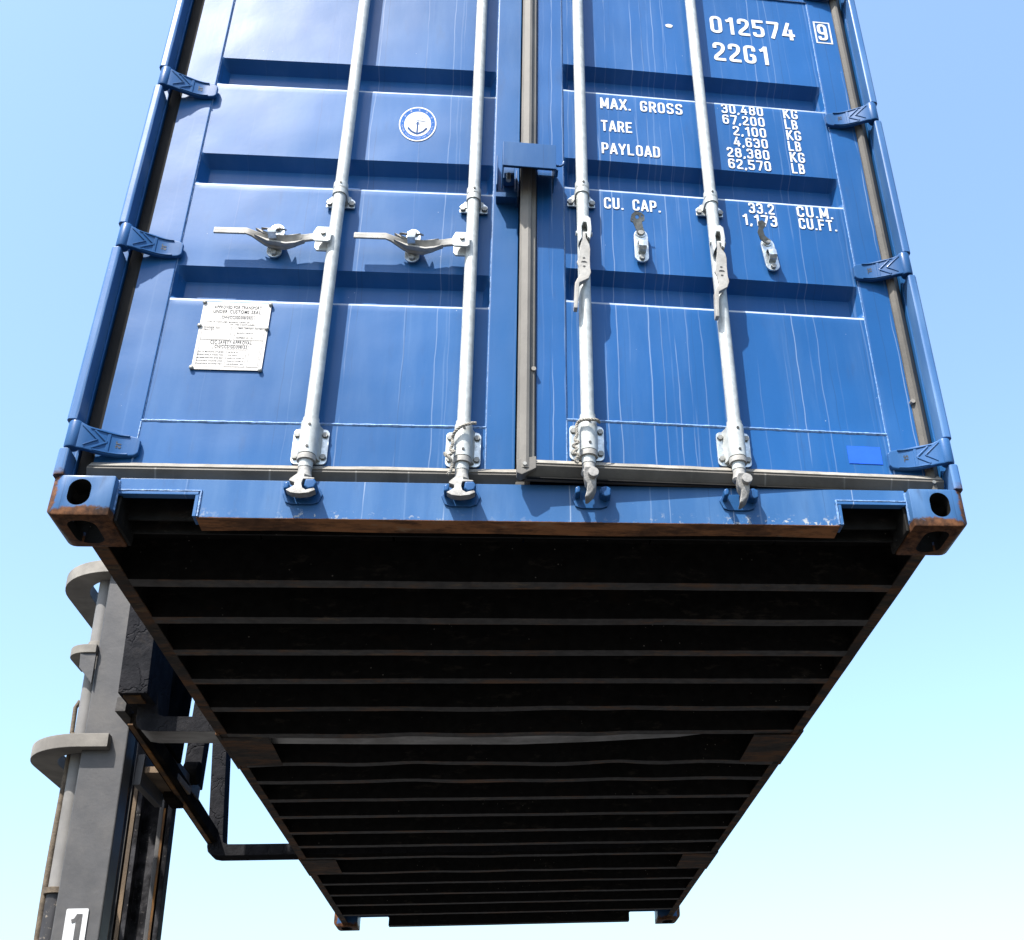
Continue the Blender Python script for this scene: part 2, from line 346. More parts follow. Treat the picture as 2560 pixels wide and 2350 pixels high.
# ------------------------------------------------------------------ block lettering (narrow stencil-like caps)
WD = .50; TK = .155; a_ = TK / 2; xl, xr, zb, zt, zm, xm = a_, WD - a_, a_, 1 - a_, .5, WD / 2
G = {
 '0': [('c', [(xl, zb), (xr, zb), (xr, zt), (xl, zt)])],
 'O': [('c', [(xl, zb), (xr, zb), (xr, zt), (xl, zt)])],
 '1': [('s', [(.05, .76), (.17, .80), (.27, .92)], 0), ('s', [(.29, 0), (.29, 1)])],
 '2': [('s', [(xl, .68), (xl, zt), (xr, zt), (xr, .58), (xl + .02, .22), (xl, zb), (WD, zb)])],
 '3': [('s', [(xl, .72), (xl, zt), (xr, zt), (xr, .53), (.17, .53)]), ('s', [(.17, .53), (xr, .53), (xr, zb), (xl, zb), (xl, .28)])],
 '4': [('s', [(.30, 1), (.03 + a_ / 2, .28), (WD + .03, .28)], 0), ('s', [(.37, .0), (.37, .62)])],
 '5': [('s', [(WD - .02, zt), (xl, zt), (xl, .50)], 0), ('s', [(xl, .56), (xr, .58), (xr, zb), (xl, zb), (xl, .26)])],
 '6': [('s', [(xr, .74), (xr, zt), (xl, zt), (xl, .3)]), ('c', [(xl, zb), (xr, zb), (xr, .57), (xl, .57)])],
 '7': [('s', [(0, zt), (xr + .03, zt), (xr - .03, .62), (.19, 0)], .02)],
 '8': [('c', [(xl, zb), (xr, zb), (xr, .53), (xl, .53)]), ('c', [(xl + .01, .53), (xr - .01, .53), (xr - .01, zt), (xl + .01, zt)])],
 '9': [('c', [(xl, .43), (xr, .43), (xr, zt), (xl, zt)]), ('s', [(xr, .7), (xr, zb), (xl, zb), (xl, .24)])],
 'A': [('s', [(.03, 0), (xm, 1)], 0), ('s', [(WD - .03, 0), (xm, 1)], 0), ('s', [(.12, .27), (.38, .27)], 0)],
 'B': [('c', [(xl, zb), (xr, zb), (xr, .52), (xl, .52)]), ('s', [(xl, .52), (xr - .02, .52), (xr - .02, zt), (xl, zt)]), ('s', [(xl, 0), (xl, 1)], 0)],
 'C': [('s', [(xr, .34), (xr, zb), (xl, zb), (xl, zt), (xr, zt), (xr, .66)])],
 'D': [('s', [(xl, zb), (xr, zb), (xr, zt), (xl, zt)]), ('s', [(xl, 0), (xl, 1)], 0)],
 'E': [('s', [(WD - .02, zt), (xl, zt), (xl, zb), (WD - .02, zb)], 0), ('s', [(xl, .51), (.42, .51)], 0)],
 'F': [('s', [(WD - .02, zt), (xl, zt), (xl, 0)], 0), ('s', [(xl, .51), (.42, .51)], 0)],
 'G': [('s', [(xr, .68), (xr, zt), (xl, zt), (xl, zb), (xr, zb), (xr, .45), (.25, .45)])],
 'K': [('s', [(xl, 0), (xl, 1)], 0), ('s', [(xl + .02, .38), (WD - .05, 1)], 0), ('s', [(.2, .56), (WD - .03, 0)], 0)],
 'L': [('s', [(xl, 1), (xl, zb), (WD - .03, zb)], 0)],
 'M': [('s', [(xl, 0), (xl, 1)], 0), ('s', [(.60 - a_, 0), (.60 - a_, 1)], 0), ('s', [(xl, .97), (.30, .2)], 0), ('s', [(.60 - a_, .97), (.30, .2)], 0)],
 'P': [('s', [(xl, .44), (xr, .44), (xr, zt), (xl, zt)]), ('s', [(xl, 0), (xl, 1)], 0)],
 'R': [('s', [(xl, .47), (xr, .47), (xr, zt), (xl, zt)]), ('s', [(xl, 0), (xl, 1)], 0), ('s', [(.27, .46), (WD - .04, 0)], 0)],
 'S': [('s', [(xr, .72), (xr, zt), (xl, zt), (xl, .53), (xr, .47), (xr, zb), (xl, zb), (xl, .28)])],
 'T': [('s', [(0, zt), (WD, zt)], 0), ('s', [(xm, 0), (xm, 1)], 0)],
 'U': [('s', [(xl, 1), (xl, zb), (xr, zb), (xr, 1)])],
 'X': [('s', [(.03, 0), (WD - .03, 1)], 0), ('s', [(.03, 1), (WD - .03, 0)], 0)],
 'Y': [('s', [(.03, 1), (xm, .42), (xm, 0)], 0), ('s', [(WD - .03, 1), (xm, .42)], 0)],
 '.': [('s', [(.0, a_ * .9), (.155, a_ * .9)], 0)],
 ',': [('s', [(.11, .15), (.03, -.09)], 0)],
}
GW = {'M': .60, '.': .155, ',': .155, ' ': .42, '1': .40, '4': .53}
def rounded(pts, r, closed):
    n = len(pts); out = []
    for i, p in enumerate(pts):
        if not closed and i in (0, n - 1): out.append(p); continue
        a, b = Vector(pts[i - 1]), Vector(pts[(i + 1) % n]); p = Vector(p)
        la, lb = (a - p).length, (b - p).length; q = min(r, la * .5, lb * .5)
        if q < .005: out.append(tuple(p)); continue
        s0 = p + (a - p) / la * q; s1 = p + (b - p) / lb * q
        for k in range(6):
            t = k / 5; out.append(tuple((1 - t) ** 2 * s0 + 2 * t * (1 - t) * p + t * t * s1))
    return out
def ribbon(mb, pts, hw, closed, to3):
    P = [Vector(p) for p in pts]; Q = [P[0]]
    for p in P[1:]:
        if (p - Q[-1]).length > 1e-4: Q.append(p)
    P = Q; n = len(P); L = []
    for i in range(n):
        a = P[i - 1] if (closed or i > 0) else None; b = P[(i + 1) % n] if (closed or i < n - 1) else None
        d1 = (P[i] - a).normalized() if a is not None else None; d2 = (b - P[i]).normalized() if b is not None else None
        if d1 is None: d1 = d2
        if d2 is None: d2 = d1
        n1 = Vector((-d1.y, d1.x)); n2 = Vector((-d2.y, d2.x)); m = (n1 + n2)
        m = m.normalized() if m.length > 1e-6 else n1
        k = hw / max(.35, m.dot(n1)); L.append((P[i] + m * k, P[i] - m * k))
    vs = [to3(*q) for pr in L for q in pr]
    mb.add(vs, [(2 * i, 2 * i + 1, (2 * i + 3) % (2 * n), (2 * i + 2) % (2 * n)) for i in range(n if closed else n - 1)])
def lettering(mb, text, x0, x1, z0, z1, surf, lift=.0016, gap=.13):
    tot = sum(GW.get(c, WD) for c in text) + gap * (len(text) - 1)
    sx = (x1 - x0) / tot; h = z1 - z0; x = 0; k = 0
    for c in text:
        for g in G.get(c, []):
            rr = g[2] if len(g) > 2 else .17
            pts = rounded(g[1], rr, g[0] == 'c')
            # even out so that long strokes follow the sheet
            fine = []; m = len(pts)
            for i in range(m if g[0] == 'c' else m - 1):
                a, b = Vector(pts[i]), Vector(pts[(i + 1) % m]); q = max(1, int((b - a).length * h / .012))
                fine += [tuple(a + (b - a) * j / q) for j in range(q)]
            if g[0] != 'c': fine.append(pts[-1])
            k += 1; l = lift + .00025 * (k % 3)
            def to3(u, v, x=x, l=l):
                X = x0 + (x + u) * sx; Z = z0 + v * h; return (X, surf(X, Z) - l, Z)
            asp = sx / h
            # keep the stroke weight even although the glyphs are squeezed
            pp = [(u * asp, v) for u, v in fine]
            def to4(u, v, t3=to3, asp=asp): return t3(u / asp, v)
            ribbon(mb, pp, TK / 2 * (.5 + .5 * asp) * .95, g[0] == 'c', to4)
        x += GW.get(c, WD) + gap
_tc = {}
BOLD = .018
def glyph(ch):
    if ch not in _tc:
        cu = bpy.data.curves.new('t', 'FONT'); cu.body = ch; cu.size = 1; cu.resolution_u = 3; cu.offset = BOLD
        o = bpy.data.objects.new('t', cu); COL.objects.link(o)
        dg = bpy.context.evaluated_depsgraph_get(); dg.update()
        me = bpy.data.meshes.new_from_object(o.evaluated_get(dg))
        v = [(q.co.x, q.co.y) for q in me.vertices]; f = [tuple(p.vertices) for p in me.polygons]
        bpy.data.objects.remove(o); bpy.data.curves.remove(cu); bpy.data.meshes.remove(me)
        _tc[ch] = (v, f, max([q[0] for q in v], default=.28))
    return _tc[ch]
def font_text(mb, text, x0, x1, zbase, h, to3):
    """plain caps between x0 and x1"""
    adv = []; x = 0
    for c in text:
        adv.append(x); x += (glyph(c)[2] + .09) if c != ' ' else .36
    s = (x1 - x0) / (x - .09); hs = h / .70
    for c, a in zip(text, adv):
        if c == ' ': continue
        v, f, w = glyph(c); mb.add([to3(x0 + (a + q[0]) * s, zbase + q[1] * hs) for q in v], f)

# ------------------------------------------------------------------ ground
g = MB().add([(-600, -600, 0), (600, -600, 0), (600, 600, 0), (-600, 600, 0)], [(0, 1, 2, 3)])
go = g.build('ground', 'ground', smooth=False); go['kind'] = 'structure'

# ------------------------------------------------------------------ the container (its own frame: x across, y along, z up, door end at y = 0)
box = empty('shipping_container', (0, 0, Z0), 'blue steel shipping container held in the air, door end and dark underside showing', 'shipping container')
TOP = 2.591; LEN = 6.058
HX, HY, ANG = 1.20, .03, .0446
MR = Matrix.Translation((HX, HY, 0)) @ Matrix.Rotation(ANG, 4, 'Z') @ Matrix.Translation((-HX, -HY, 0))

def wav(x, z, s):
    return .0011 * (noise.noise(Vector((x * 2.2 + s, z * 1.7, s))) + .5 * noise.noise(Vector((x * 5 + s, z * 4.1, 3 + s))))
REC = [(1.8223, 1.6938), (1.3637, 1.2334), (.89, .7652)]
PX0, PX1, PZ0, PZ1 = .112, 1.046, .327, 2.292
def prof(z):
    for t, b in REC:
        if b - .0065 < z <= b: return .055 * ((z - b + .0065) / .0065) ** 1.5
        if b < z < b + .020: return .055 + .945 * (z - b) / .020
        if b - .002 < z < t + .002:
            up = t - z; dn = z - b
            u = min(1, max(0, up / .027)); d = min(1, max(0, dn / .020))
            return min(u, d)
    return 0.0
def psurf(side):
    def f(x, z):
        ax = abs(x); e = min(1, max(0, (ax - PX0) / .022), max(0, (PX1 - ax) / .022))
        return .0600 + .045 * prof(z) * e + wav(x, z, 5 if side > 0 else 41)
    return f
def make_panel(side):
    zs = []; cuts = [PZ0]
    for t, b in sorted(REC, key=lambda q: q[1]):
        cuts += [b - .0066, b - .004, b - .002, b, b + .010, b + .020, b + .021, t - .028, t - .027, t - .014, t, t + .004]
    cuts.append(PZ1)
    for a, b in zip(cuts, cuts[1:]):
        q = max(1, int((b - a) / .022)) if b - a > .03 else 1; zs += [a + (b - a) * i / q for i in range(q)]
    zs.append(PZ1)
    xs = [PX0, PX0 + .004, PX0 + .011, PX0 + .018, PX0 + .024] + [PX0 + .024 + (PX1 - PX0 - .048) * i / 34 for i in range(1, 34)] + [PX1 - .024, PX1 - .018, PX1 - .011, PX1 - .004, PX1]
    sf = psurf(side); m = MB(); n = len(xs)
    m.add([(side * x, sf(side * x, z), z) for z in zs for x in xs], [(j * n + i, j * n + i + 1, (j + 1) * n + i + 1, (j + 1) * n + i) for j in range(len(zs) - 1) for i in range(n - 1)])
    return m
def weld(pts, r=.0035, seed=0):
    r *= .8
    out = []; rr = []
    for a, b in zip(pts, pts[1:]):
        a, b = Vector(a), Vector(b); q = max(2, int((b - a).length / .012))
        for i in range(q):
            out.append(a + (b - a) * i / q + Vector((random.uniform(-1, 1), 0, random.uniform(-1, 1))) * .0004); rr.append(r * random.uniform(.88, 1.12))
    out.append(Vector(pts[-1])); rr.append(r)
    return MB().tube(out, rr, 6)

FR_Y = .054
def door(side):
    s = side; mat = 'blue_R' if s > 0 else 'blue_L'
    xi = .026 if s > 0 else .030; xo = 1.156
    m = MB()
    def bx(a, b, y0, y1, z0, z1): m.box(min(s * a, s * b), max(s * a, s * b), y0, y1, z0, z1)
    bx(PX1, xo, FR_Y, .104, .168, 2.44); bx(xi, PX0, FR_Y, .104, .168, 2.44)
    bx(PX0 - .001, PX1 + .001, FR_Y + .001, .103, .168, PZ0); bx(PX0 - .001, PX1 + .001, FR_Y + .001, .103, PZ1, 2.44)
    leaf = m.build('door_leaf', mat, box, bevel=.0035)
    leaf['label'] = 'right door leaf, standing slightly ajar' if s > 0 else 'left door leaf, shut, carrying the data plate'
    if s > 0: leaf.matrix_local = MR
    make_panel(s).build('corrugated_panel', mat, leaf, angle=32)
    # dark inside skin
    MB().box(min(s * (PX0 - .03), s * (PX1 + .03)), max(s * (PX0 - .03), s * (PX1 + .03)), .106, .110, .2, 2.4).build('inner_lining', 'black', leaf)
    weld([(s * PX1, .0595, PZ0), (s * PX1, .0595, PZ1)], .0028).build('weld_bead', 'weld', leaf)
    weld([(s * PX0, .0595, PZ0), (s * PX0, .0595, PZ1)], .0028).build('weld_bead', 'weld', leaf)
    weld([(s * PX0, .0570, PZ0), (s * PX1, .0570, PZ0)], .0062).build('weld_bead', 'weld', leaf)
    weld([(s * PX0, .0570, PZ1), (s * PX1, .0570, PZ1)], .0030).build('weld_bead', 'weld', leaf)
    weld([(s * (PX1 + .001), .0545, .178), (s * PX1, .0545, PZ0 - .004)], .0028).build('weld_bead', 'weld', leaf)
    weld([(s * (PX0 - .001), .0545, .178), (s * PX0, .0545, PZ0 - .004)], .0028).build('weld_bead', 'weld', leaf)
    # hinge-side gasket: three-sided ridge
    gv = [(1.138, .062), (1.140, .056), (1.152, .051), (1.166, .051), (1.180, .056), (1.182, .066)] if s < 0 else [(1.138, .062), (1.139, .048), (1.149, .036), (1.158, .036), (1.183, .064)]
    mm = MB(); mm.prism([(s * a, b) for a, b in gv], 'z', .130, 2.46)
    mm.build('door_gasket', 'rubber' if s > 0 else 'rubber_d', leaf, angle=20)  # left gasket takes the darker copy, shadow put into its colour
    # bottom gasket
    x0, x1 = (.0, 1.180) if s > 0 else (-1.150, .011 - .02)
    pf = [(.070, .183), (.050, .183), (.048, .180), (.034, .166), (.032, .159), (.045, .138), (.052, .131), (.070, .131)]
    N = 60; rings = []
    for i in range(N + 1):
        t = i / N; x = x0 + (x1 - x0) * t; w = .0022 * noise.noise(Vector((x * 4, s * 7., 0)))
        rings.append([(x, y, z + (w if z > .165 else 0)) for y, z in pf])
    b = MB().loft(rings); b.build('door_gasket', 'rubber', leaf, angle=15)
    lp = []
    for i in range(N + 1):
        x = x0 + .004 + (x1 - x0 - .008) * i / N; w = .0022 * noise.noise(Vector((x * 4, s * 7., 0))) + .0012 * noise.noise(Vector((x * 17, s * 3., 2)))
        lp.append([(x, .052, .186 + w), (x, .0470, .186 + w), (x, .0310, .1675 + w * .5), (x, .0330, .1655 + w * .5), (x, .052, .181 + w)])
    MB().loft(lp).build('gasket_lip', 'rubber_lip', leaf, angle=25)  # added pale strip, carries the sunlit tone of the upper facet
    b2 = MB(); b2.box(x0 + .002, x1 - .002, .0455, .0540, .1285, .1315); b2.build('gasket_lip', 'rubber_d', leaf)
    return leaf
leafL = door(-1); leafR = door(1)
# centre gasket carried by the right leaf
cg = [(-.026, .066), (-.026, .040), (-.020, .032), (-.002, .026), (.006, .029), (.010, .040), (.020, .042), (.024, .048), (.024, .066)]
m = MB(); m.prism(cg, 'z', .150, 2.45); m.build('centre_gasket', 'rubber_pale', leafR, angle=20)
m = MB(); m.prism([(-.026, .176), (.026, .188), (.026, .150), (-.012, .128), (-.026, .134)], 'y', .030, .064); m.build('gasket_corner', 'rubber_pale', leafR, bevel=.003)
m = MB(); m.box(-.028, .012, .0405, .066, .133, .161); m.build('gasket_end', 'rubber', leafL, bevel=.003)
for gx, gz, lf in ((.018, .485, leafR), (1.139, .44, leafR)):
    c = MB().tube([(gx, .036, gz), (gx, .050, gz)], .007, 12); c.build('gasket_rivet', 'dusty', lf)
c = MB().tube([(1.150, .030, .158), (1.150, .040, .158)], .0055, 12); c.build('gasket_rivet', 'bolt', leafR)
c = MB().tube([(-.005, .0245, .160), (-.005, .034, .160)], .0055, 12); c.build('gasket_rivet', 'bolt', leafR)

# lettering
sfR = psurf(1); flat = lambda x, z: FR_Y
def letters(text, x0, x1, z0, z1, surf=sfR, leaf=leafR, name='painted_lettering'):
    mb = MB(); lettering(mb, text, x0, x1, z0, z1, surf); return mb.build(name, 'white_print', leaf, smooth=False, label='white painted characters ' + text.replace(',', ''))
letters('012574', .660, .980, 2.066, 2.162)
letters('22G1', .660, .866, 1.914, 2.014)
letters('9', 1.069, 1.105, 2.073, 2.167, flat)
mb = MB()
ribbon(mb, [(1.060, 2.060), (1.118, 2.060), (1.118, 2.176), (1.060, 2.176)], .0032, True, lambda u, v: (u, FR_Y - .0012, v)); mb.build('lettering_frame', 'white', leafR, smooth=False)
letters('MAX. GROSS', .241, .526, 1.613, 1.666)
letters('TARE', .241, .347, 1.503, 1.555)
letters('PAYLOAD', .240, .436, 1.396, 1.447)
for i, (t, xa, u) in enumerate((('30,480', .665, 'KG'), ('67,200', .665, 'LB'), ('2,100', .697, 'KG'), ('4,630', .695, 'LB'), ('28,380', .667, 'KG'), ('62,570', .667, 'LB'))):
    zc = 1.6635 - i * .0535
    letters(t, xa, .814, zc - .023, zc + .023); letters(u, .886, .886 + (.052 if u == 'KG' else .045), zc - .024, zc + .024)
letters('CU. CAP.', .241, .424, 1.148, 1.197)
letters('33.2', .718, .804, 1.1745, 1.2215); letters('1,173', .692, .808, 1.121, 1.169)
letters('CU.M.', .880, 1.002, 1.1745, 1.2215); letters('CU.FT.', .881, 1.008, 1.121, 1.169)
mb = MB(); mb.add([(.505 + .014 * math.cos(t * .3927) * (1 + .1 * math.sin(t * 2)), sfR(.505, 2.081) - .0016, 2.081 + .010 * math.sin(t * .3927)) for t in range(16)], [tuple(range(16))])
mb.build('paint_spot', 'white', leafR, smooth=False)
mb = MB(); mb.box(.918, 1.017, FR_Y - .0006, FR_Y + .003, .223, .281); mb.build('colour_patch', 'patch', leafR, smooth=False)

# round classification emblem
BOLD = -.004; _tc.clear()
sfL = psurf(-1); EX, EZ = -.371, 1.541
def ring(mb, r0, r1, lift, n=64):
    vs = []
    for i in range(n):
        a = 2 * math.pi * i / n
        for r in (r0, r1):
            X = EX + r * .94 * math.cos(a); Z = EZ + r * 1.25 * math.sin(a); vs.append((X, sfL(X, Z) - lift, Z))
    mb.add(vs, [(2 * i, 2 * i + 1, (2 * i + 3) % (2 * n), (2 * i + 2) % (2 * n)) for i in range(n)])
mb = MB(); ring(mb, .0612, .0655, .0016); ring(mb, .0005, .0470, .0016); mb.build('emblem_disc', 'white', leafL, smooth=False)
mb = MB(); ring(mb, .0470, .0612, .0014); mb.build('emblem_band', 'ink_blue', leafL, smooth=False)
mb = MB()
def on_arc(ch, ang, r, h, inward):
    v, f, w = glyph(ch); mx = max(q[0] for q in v); mn = min(q[0] for q in v); vz = min(q[1] for q in v); hz = max(.7, max(q[1] for q in v) - vz)
    out = []
    for a, b in v:
        u = (a - (mx + mn) / 2) * h; w_ = (b - vz - hz / 2) * h
        rr = r + (w_ if not inward else -w_); t = R(ang) + (-u / r if not inward else u / r)
        X = EX + rr * .94 * math.cos(t); Z = EZ + rr * 1.25 * math.sin(t); out.append((X, sfL(X, Z) - .0019, Z))
    mb.add(out, f)
for ch, an in zip('\u4e2d\u56fd\u8239\u7ea7\u793e', (148, 119, 87, 57, 28)): on_arc(ch, an, .0540, .0068, False)
tx = 'CHINA CLASSIFICATION SOCIETY'
for i, ch in enumerate(tx):
    if ch != ' ': on_arc(ch, 188 + (352 - 188) * i / (len(tx) - 1), .0540, .0068, True)
for an in (172, 8): on_arc('*', an, .0548, .010, False)
mb.build('emblem_lettering', 'white', leafL, smooth=False)
mb = MB()
def e3(u, v): X = EX + u * .94; Z = EZ + v * 1.25; return (X, sfL(X, Z) - .0021, Z)
ribbon(mb, [(0, -.034), (0, .008)], .0026, False, e3); ribbon(mb, [(-.008, .000), (.009, .000)], .0015, False, e3)
ribbon(mb, [(.0045 * math.cos(t * .7), .0095 + .0042 * math.sin(t * .7)) for t in range(9)], .0008, True, e3)
ribbon(mb, [(-.030, -.019), (-.020, -.029), (-.008, -.035), (0, -.0375), (.008, -.035), (.020, -.029), (.030, -.019)], .0034, False, e3)
mb.add([e3(*q) for q in ((-.034, -.011), (-.034, -.022), (-.025, -.018))], [(0, 1, 2)]); mb.add([e3(*q) for q in ((.034, -.011), (.034, -.022), (.025, -.018))], [(0, 1, 2)])
for k in range(4):
    ribbon(mb, [(-.004 - k * .007 + .010 * math.cos(t * .5), .022 + .011 * math.sin(t * .5)) for t in range(2 + k, 9)], .0004, False, e3)
    ribbon(mb, [(.012 + k * .004 + .009 * math.cos(t * .5), .018 + .008 * math.sin(t * .5)) for t in range(6 - k, 12)], .0004, False, e3)
mb.build('emblem_anchor', 'ink_anchor', leafL, smooth=False)

# data plate with rivets
BOLD = .022; _tc.clear()
PL = (-.944, -.750, .505, .749)
pl = MB().box(PL[0], PL[1], .0558, .0576, PL[2], PL[3]).build('data_plate', 'plate', leafL, bevel=.001, label='pale approval plate with faded grey text')
mb = MB(); p3 = lambda u, v: (u, .0552, v)
def tline(t, xa, xb, zf, h): font_text(mb, t, PL[0] + (PL[1] - PL[0]) * xa, PL[0] + (PL[1] - PL[0]) * xb, PL[2] + (PL[3] - PL[2]) * zf, h, p3)
tline('APPROVED FOR TRANSPORT', .17, .86, .905, .0115); tline('UNDER CUSTOMS SEAL', .16, .86, .835, .0125)
tline('CHN/CCSGD308/2023', .30, .76, .755, .0095)
tline('TYPE OF CONTAINER MANUFACTURERS NO', .10, .72, .69, .0055); tline('OF THE CONTAINER', .44, .80, .655, .0055)
tline('OWNER NO', .07, .30, .60, .0050); tline('FIRST BY', .07, .22, .57, .0050)
tline('TIMBER COMPONENT TREATMENT', .56, .94, .60, .0055); tline('MANUFACTURED BY', .56, .80, .53, .0055); tline('EQUIPMENT CO. LTD', .56, .80, .46, .0055)
tline('CSC SAFETY APPROVAL', .20, .80, .375, .0125); tline('CN/CCS/GD308/23', .27, .74, .315, .0105)
for i, t in enumerate(('DATE MANUFACTURED', 'IDENTIFICATION NO', 'MAXIMUM OPERATING GROSS MASS', 'ALLOWABLE STACKING LOAD', 'TRANSVERSE RACKING TEST')): tline(t, .05, .42, .245 - i * .043, .0055)
for i, t in enumerate(('2023', 'CN 2023', '30480 KG 67200 LB', '192000 KG 423280 LB', '150000 N')): tline(t, .48, .72 if i > 1 else .62, .245 - i * .043, .0048)
def frame(x0, x1, z0, z1, w=.0004): 
    f = lambda a: PL[0] + (PL[1] - PL[0]) * a; h = lambda a: PL[2] + (PL[3] - PL[2]) * a
    ribbon(mb, [(f(x0), h(z0)), (f(x1), h(z0)), (f(x1), h(z1)), (f(x0), h(z1))], w, True, p3)
frame(.28, .78, .74, .80); frame(.05, .47, .44, .63); frame(.53, .95, .44, .63); frame(.05, .95, .04, .43); frame(.25, .76, .30, .36); frame(.46, .74, .05, .285); frame(.78, .93, .05, .285)
mb.build('plate_lettering', 'ink', leafL, smooth=False)
for rx, rz in ((-.941, .747), (-.753, .745), (-.943, .660), (-.753, .655), (-.943, .510), (-.754, .507)):
    MB().tube([(rx, .0585, rz), (rx, .0520, rz), (rx, .0500, rz)], [.0062, .0062, .0035], 14).build('rivet', 'bolt', leafL)

# ------------------------------------------------------------------ locking bars
BY = .0175
def hexbolt(mb, x, y, z, r=.0085, h=.007): mb.tube([(x, y, z), (x, y - h, z)], r, 6); return mb
def bar(X, M0, open_=False, handle=True, hx=0):
    """one locking bar built round x = 0"""
    b = MB().tube([(0, BY, .160 + 2.3 * t / 8) for t in range(9)], .0188, 28).build('locking_bar', 'galv', box, angle=50)
    b.matrix_local = M0 @ Matrix.Translation((X, 0, 0))
    def prt(name, mb, mat, **k): return mb.build(name, mat, b, **k)
    for zc in (1.178,):
        s = MB().tube([(0, BY, zc - .002), (0, BY, zc + .026)], .0225, 24); prt('guide_sleeve', s, 'galv')
        pts = [(-.043, zc - .040), (-.043, zc - .014), (-.028, zc - .010), (-.0235, zc + .010), (.0235, zc + .010), (.028, zc - .010), (.043, zc - .014), (.043, zc - .040), (.026, zc - .042), (-.026, zc - .042)]
        e = MB(); e.prism([(-.044, zc - .040), (-.044, zc - .012), (-.020, zc + .012), (.020, zc + .012), (.044, zc - .012), (.044, zc - .040)], 'y', .0485, .0545)
        prt('guide_bracket', e, 'zinc', bevel=.002)
        rr = [(r * math.cos(a), BY + r * math.sin(a)) for a, r in [(math.pi * k / 10 + math.pi, .0225) for k in range(11)]] + [(.0225, .048), (.030, .048), (.030, .0535)]
        arch = [(-.030, .0535), (-.030, .047), (-.0225, .046)] + [(.0225 * math.cos(math.pi + math.pi * k / 12), BY + .0225 * math.sin(math.pi + math.pi * k / 12)) for k in range(13)] + [(.0225, .046), (.030, .047), (.030, .0535)] + [(.0175, .0535)] + [(.0175 * math.cos(-math.pi * k / 12), BY + .0175 * math.sin(-math.pi * k / 12)) for k in range(13)] + [(-.0175, .0535)]
        a = MB(); a.prism(arch, 'z', zc - .022, zc + .004); prt('guide_saddle', a, 'galv', angle=50)
        for sx in (-1, 1): prt('bolt', hexbolt(MB(), sx * .0345, .0485, zc - .026, .0098, .008), 'bolt', bevel=.001)
        prt('set_screw', MB().tube([(.002, BY - .024, zc + .016), (.002, BY - .010, zc + .016)], .0042, 8), 'screw')
    e = MB(); e.prism(rrect(-.048, .048, .191, .304, .014), 'y', .0470, .0535); prt('bearing_plate', e, 'zinc', bevel=.001)
    arch = [(-.031, .047), (-.0245, .030)] + [(.0248 * math.cos(math.pi + math.pi * k / 14), BY + .0248 * math.sin(math.pi + math.pi * k / 14)) for k in range(15)] + [(.0245, .030), (.031, .047)]
    a = MB(); a.prism(arch, 'z', .199, .305); prt('bearing_housing', a, 'galv', bevel=.0015, angle=50)
    prt('bearing_collar', MB().tube([(0, BY, .318), (0, BY, .3065)], .0218, 24), 'galv')
    prt('bearing_collar', MB().tube([(0, BY, .197), (0, BY, .181)], .0245, 24), 'galv_cast', bevel=.001)
    for sx in (-1, 1):
        for zz in (.213, .284): prt('bolt', hexbolt(MB(), sx * .0375, .047, zz, .0088, .007), 'bolt', bevel=.001)
    for zz in (.286, .216): prt('set_screw', MB().tube([(.002, BY - .0262, zz), (.002, BY - .012, zz)], .0042, 10), 'screw')
    # cam end
    prt('cam_neck', MB().tube([(0, BY, .182), (0, BY, .166), (0, BY, .150), (0, BY, .140), (0, BY, .130), (0, BY, .124)], [.0180, .0180, .0175, .0190, .0215, .018], 20), 'galv_cast')
    if not open_:
        out = [(-.014, .130), (.008, .130), (.007, .118), (.038, .114), (.039, .110), (.005, .109), (.002, .094), (.006, .078), (.018, .070), (.040, .079), (.046, .070), (.028, .060), (0, .056), (-.026, .059), (-.042, .069), (-.031, .076), (-.019, .086), (-.020, .096), (-.037, .103), (-.034, .111)]
        cm = MB(); cm.prism(out, 'y', -.014, .010); cm.xf(lambda x, y, z: (x * .86, y + .14 * (z - .09), .130 + (z - .130) * .92)); prt('locking_cam', cm, 'cast_dark', bevel=.0025)
        lip = MB(); lip.prism([(-.036, .073), (.040, .074), (.024, .065), (0, .061), (-.022, .064)], 'y', -.012, .006); prt('cam_lip', lip, 'cast_dark', bevel=.002)
    else:
        out = [(-.017, .126), (.017, .126), (.020, .112), (.012, .104), (.020, .094), (.019, .074), (.010, .056), (-.006, .042), (-.016, .041), (-.010, .060), (-.008, .078), (-.017, .090), (-.020, .108)]
        cm = MB(); cm.prism(out, 'y', -.022, .018); cm.xf(lambda x, y, z: (x * .85 + .12 * y, y - .2 * (z - .09), z)); prt('locking_cam', cm, 'cast_dark', bevel=.005, seg=3)
        prt('cam_boss', MB().tube([(.006, -.036, .106), (.006, -.018, .106)], .0145, 16), 'cast_dark', bevel=.003)
    return b
I4 = Matrix.Identity(4)
bars = []
bars.append(bar(-.5865, I4)); bars.append(bar(-.1725, I4)); bars.append(bar(.1665, MR, True)); bars.append(bar(.5820, MR, True))

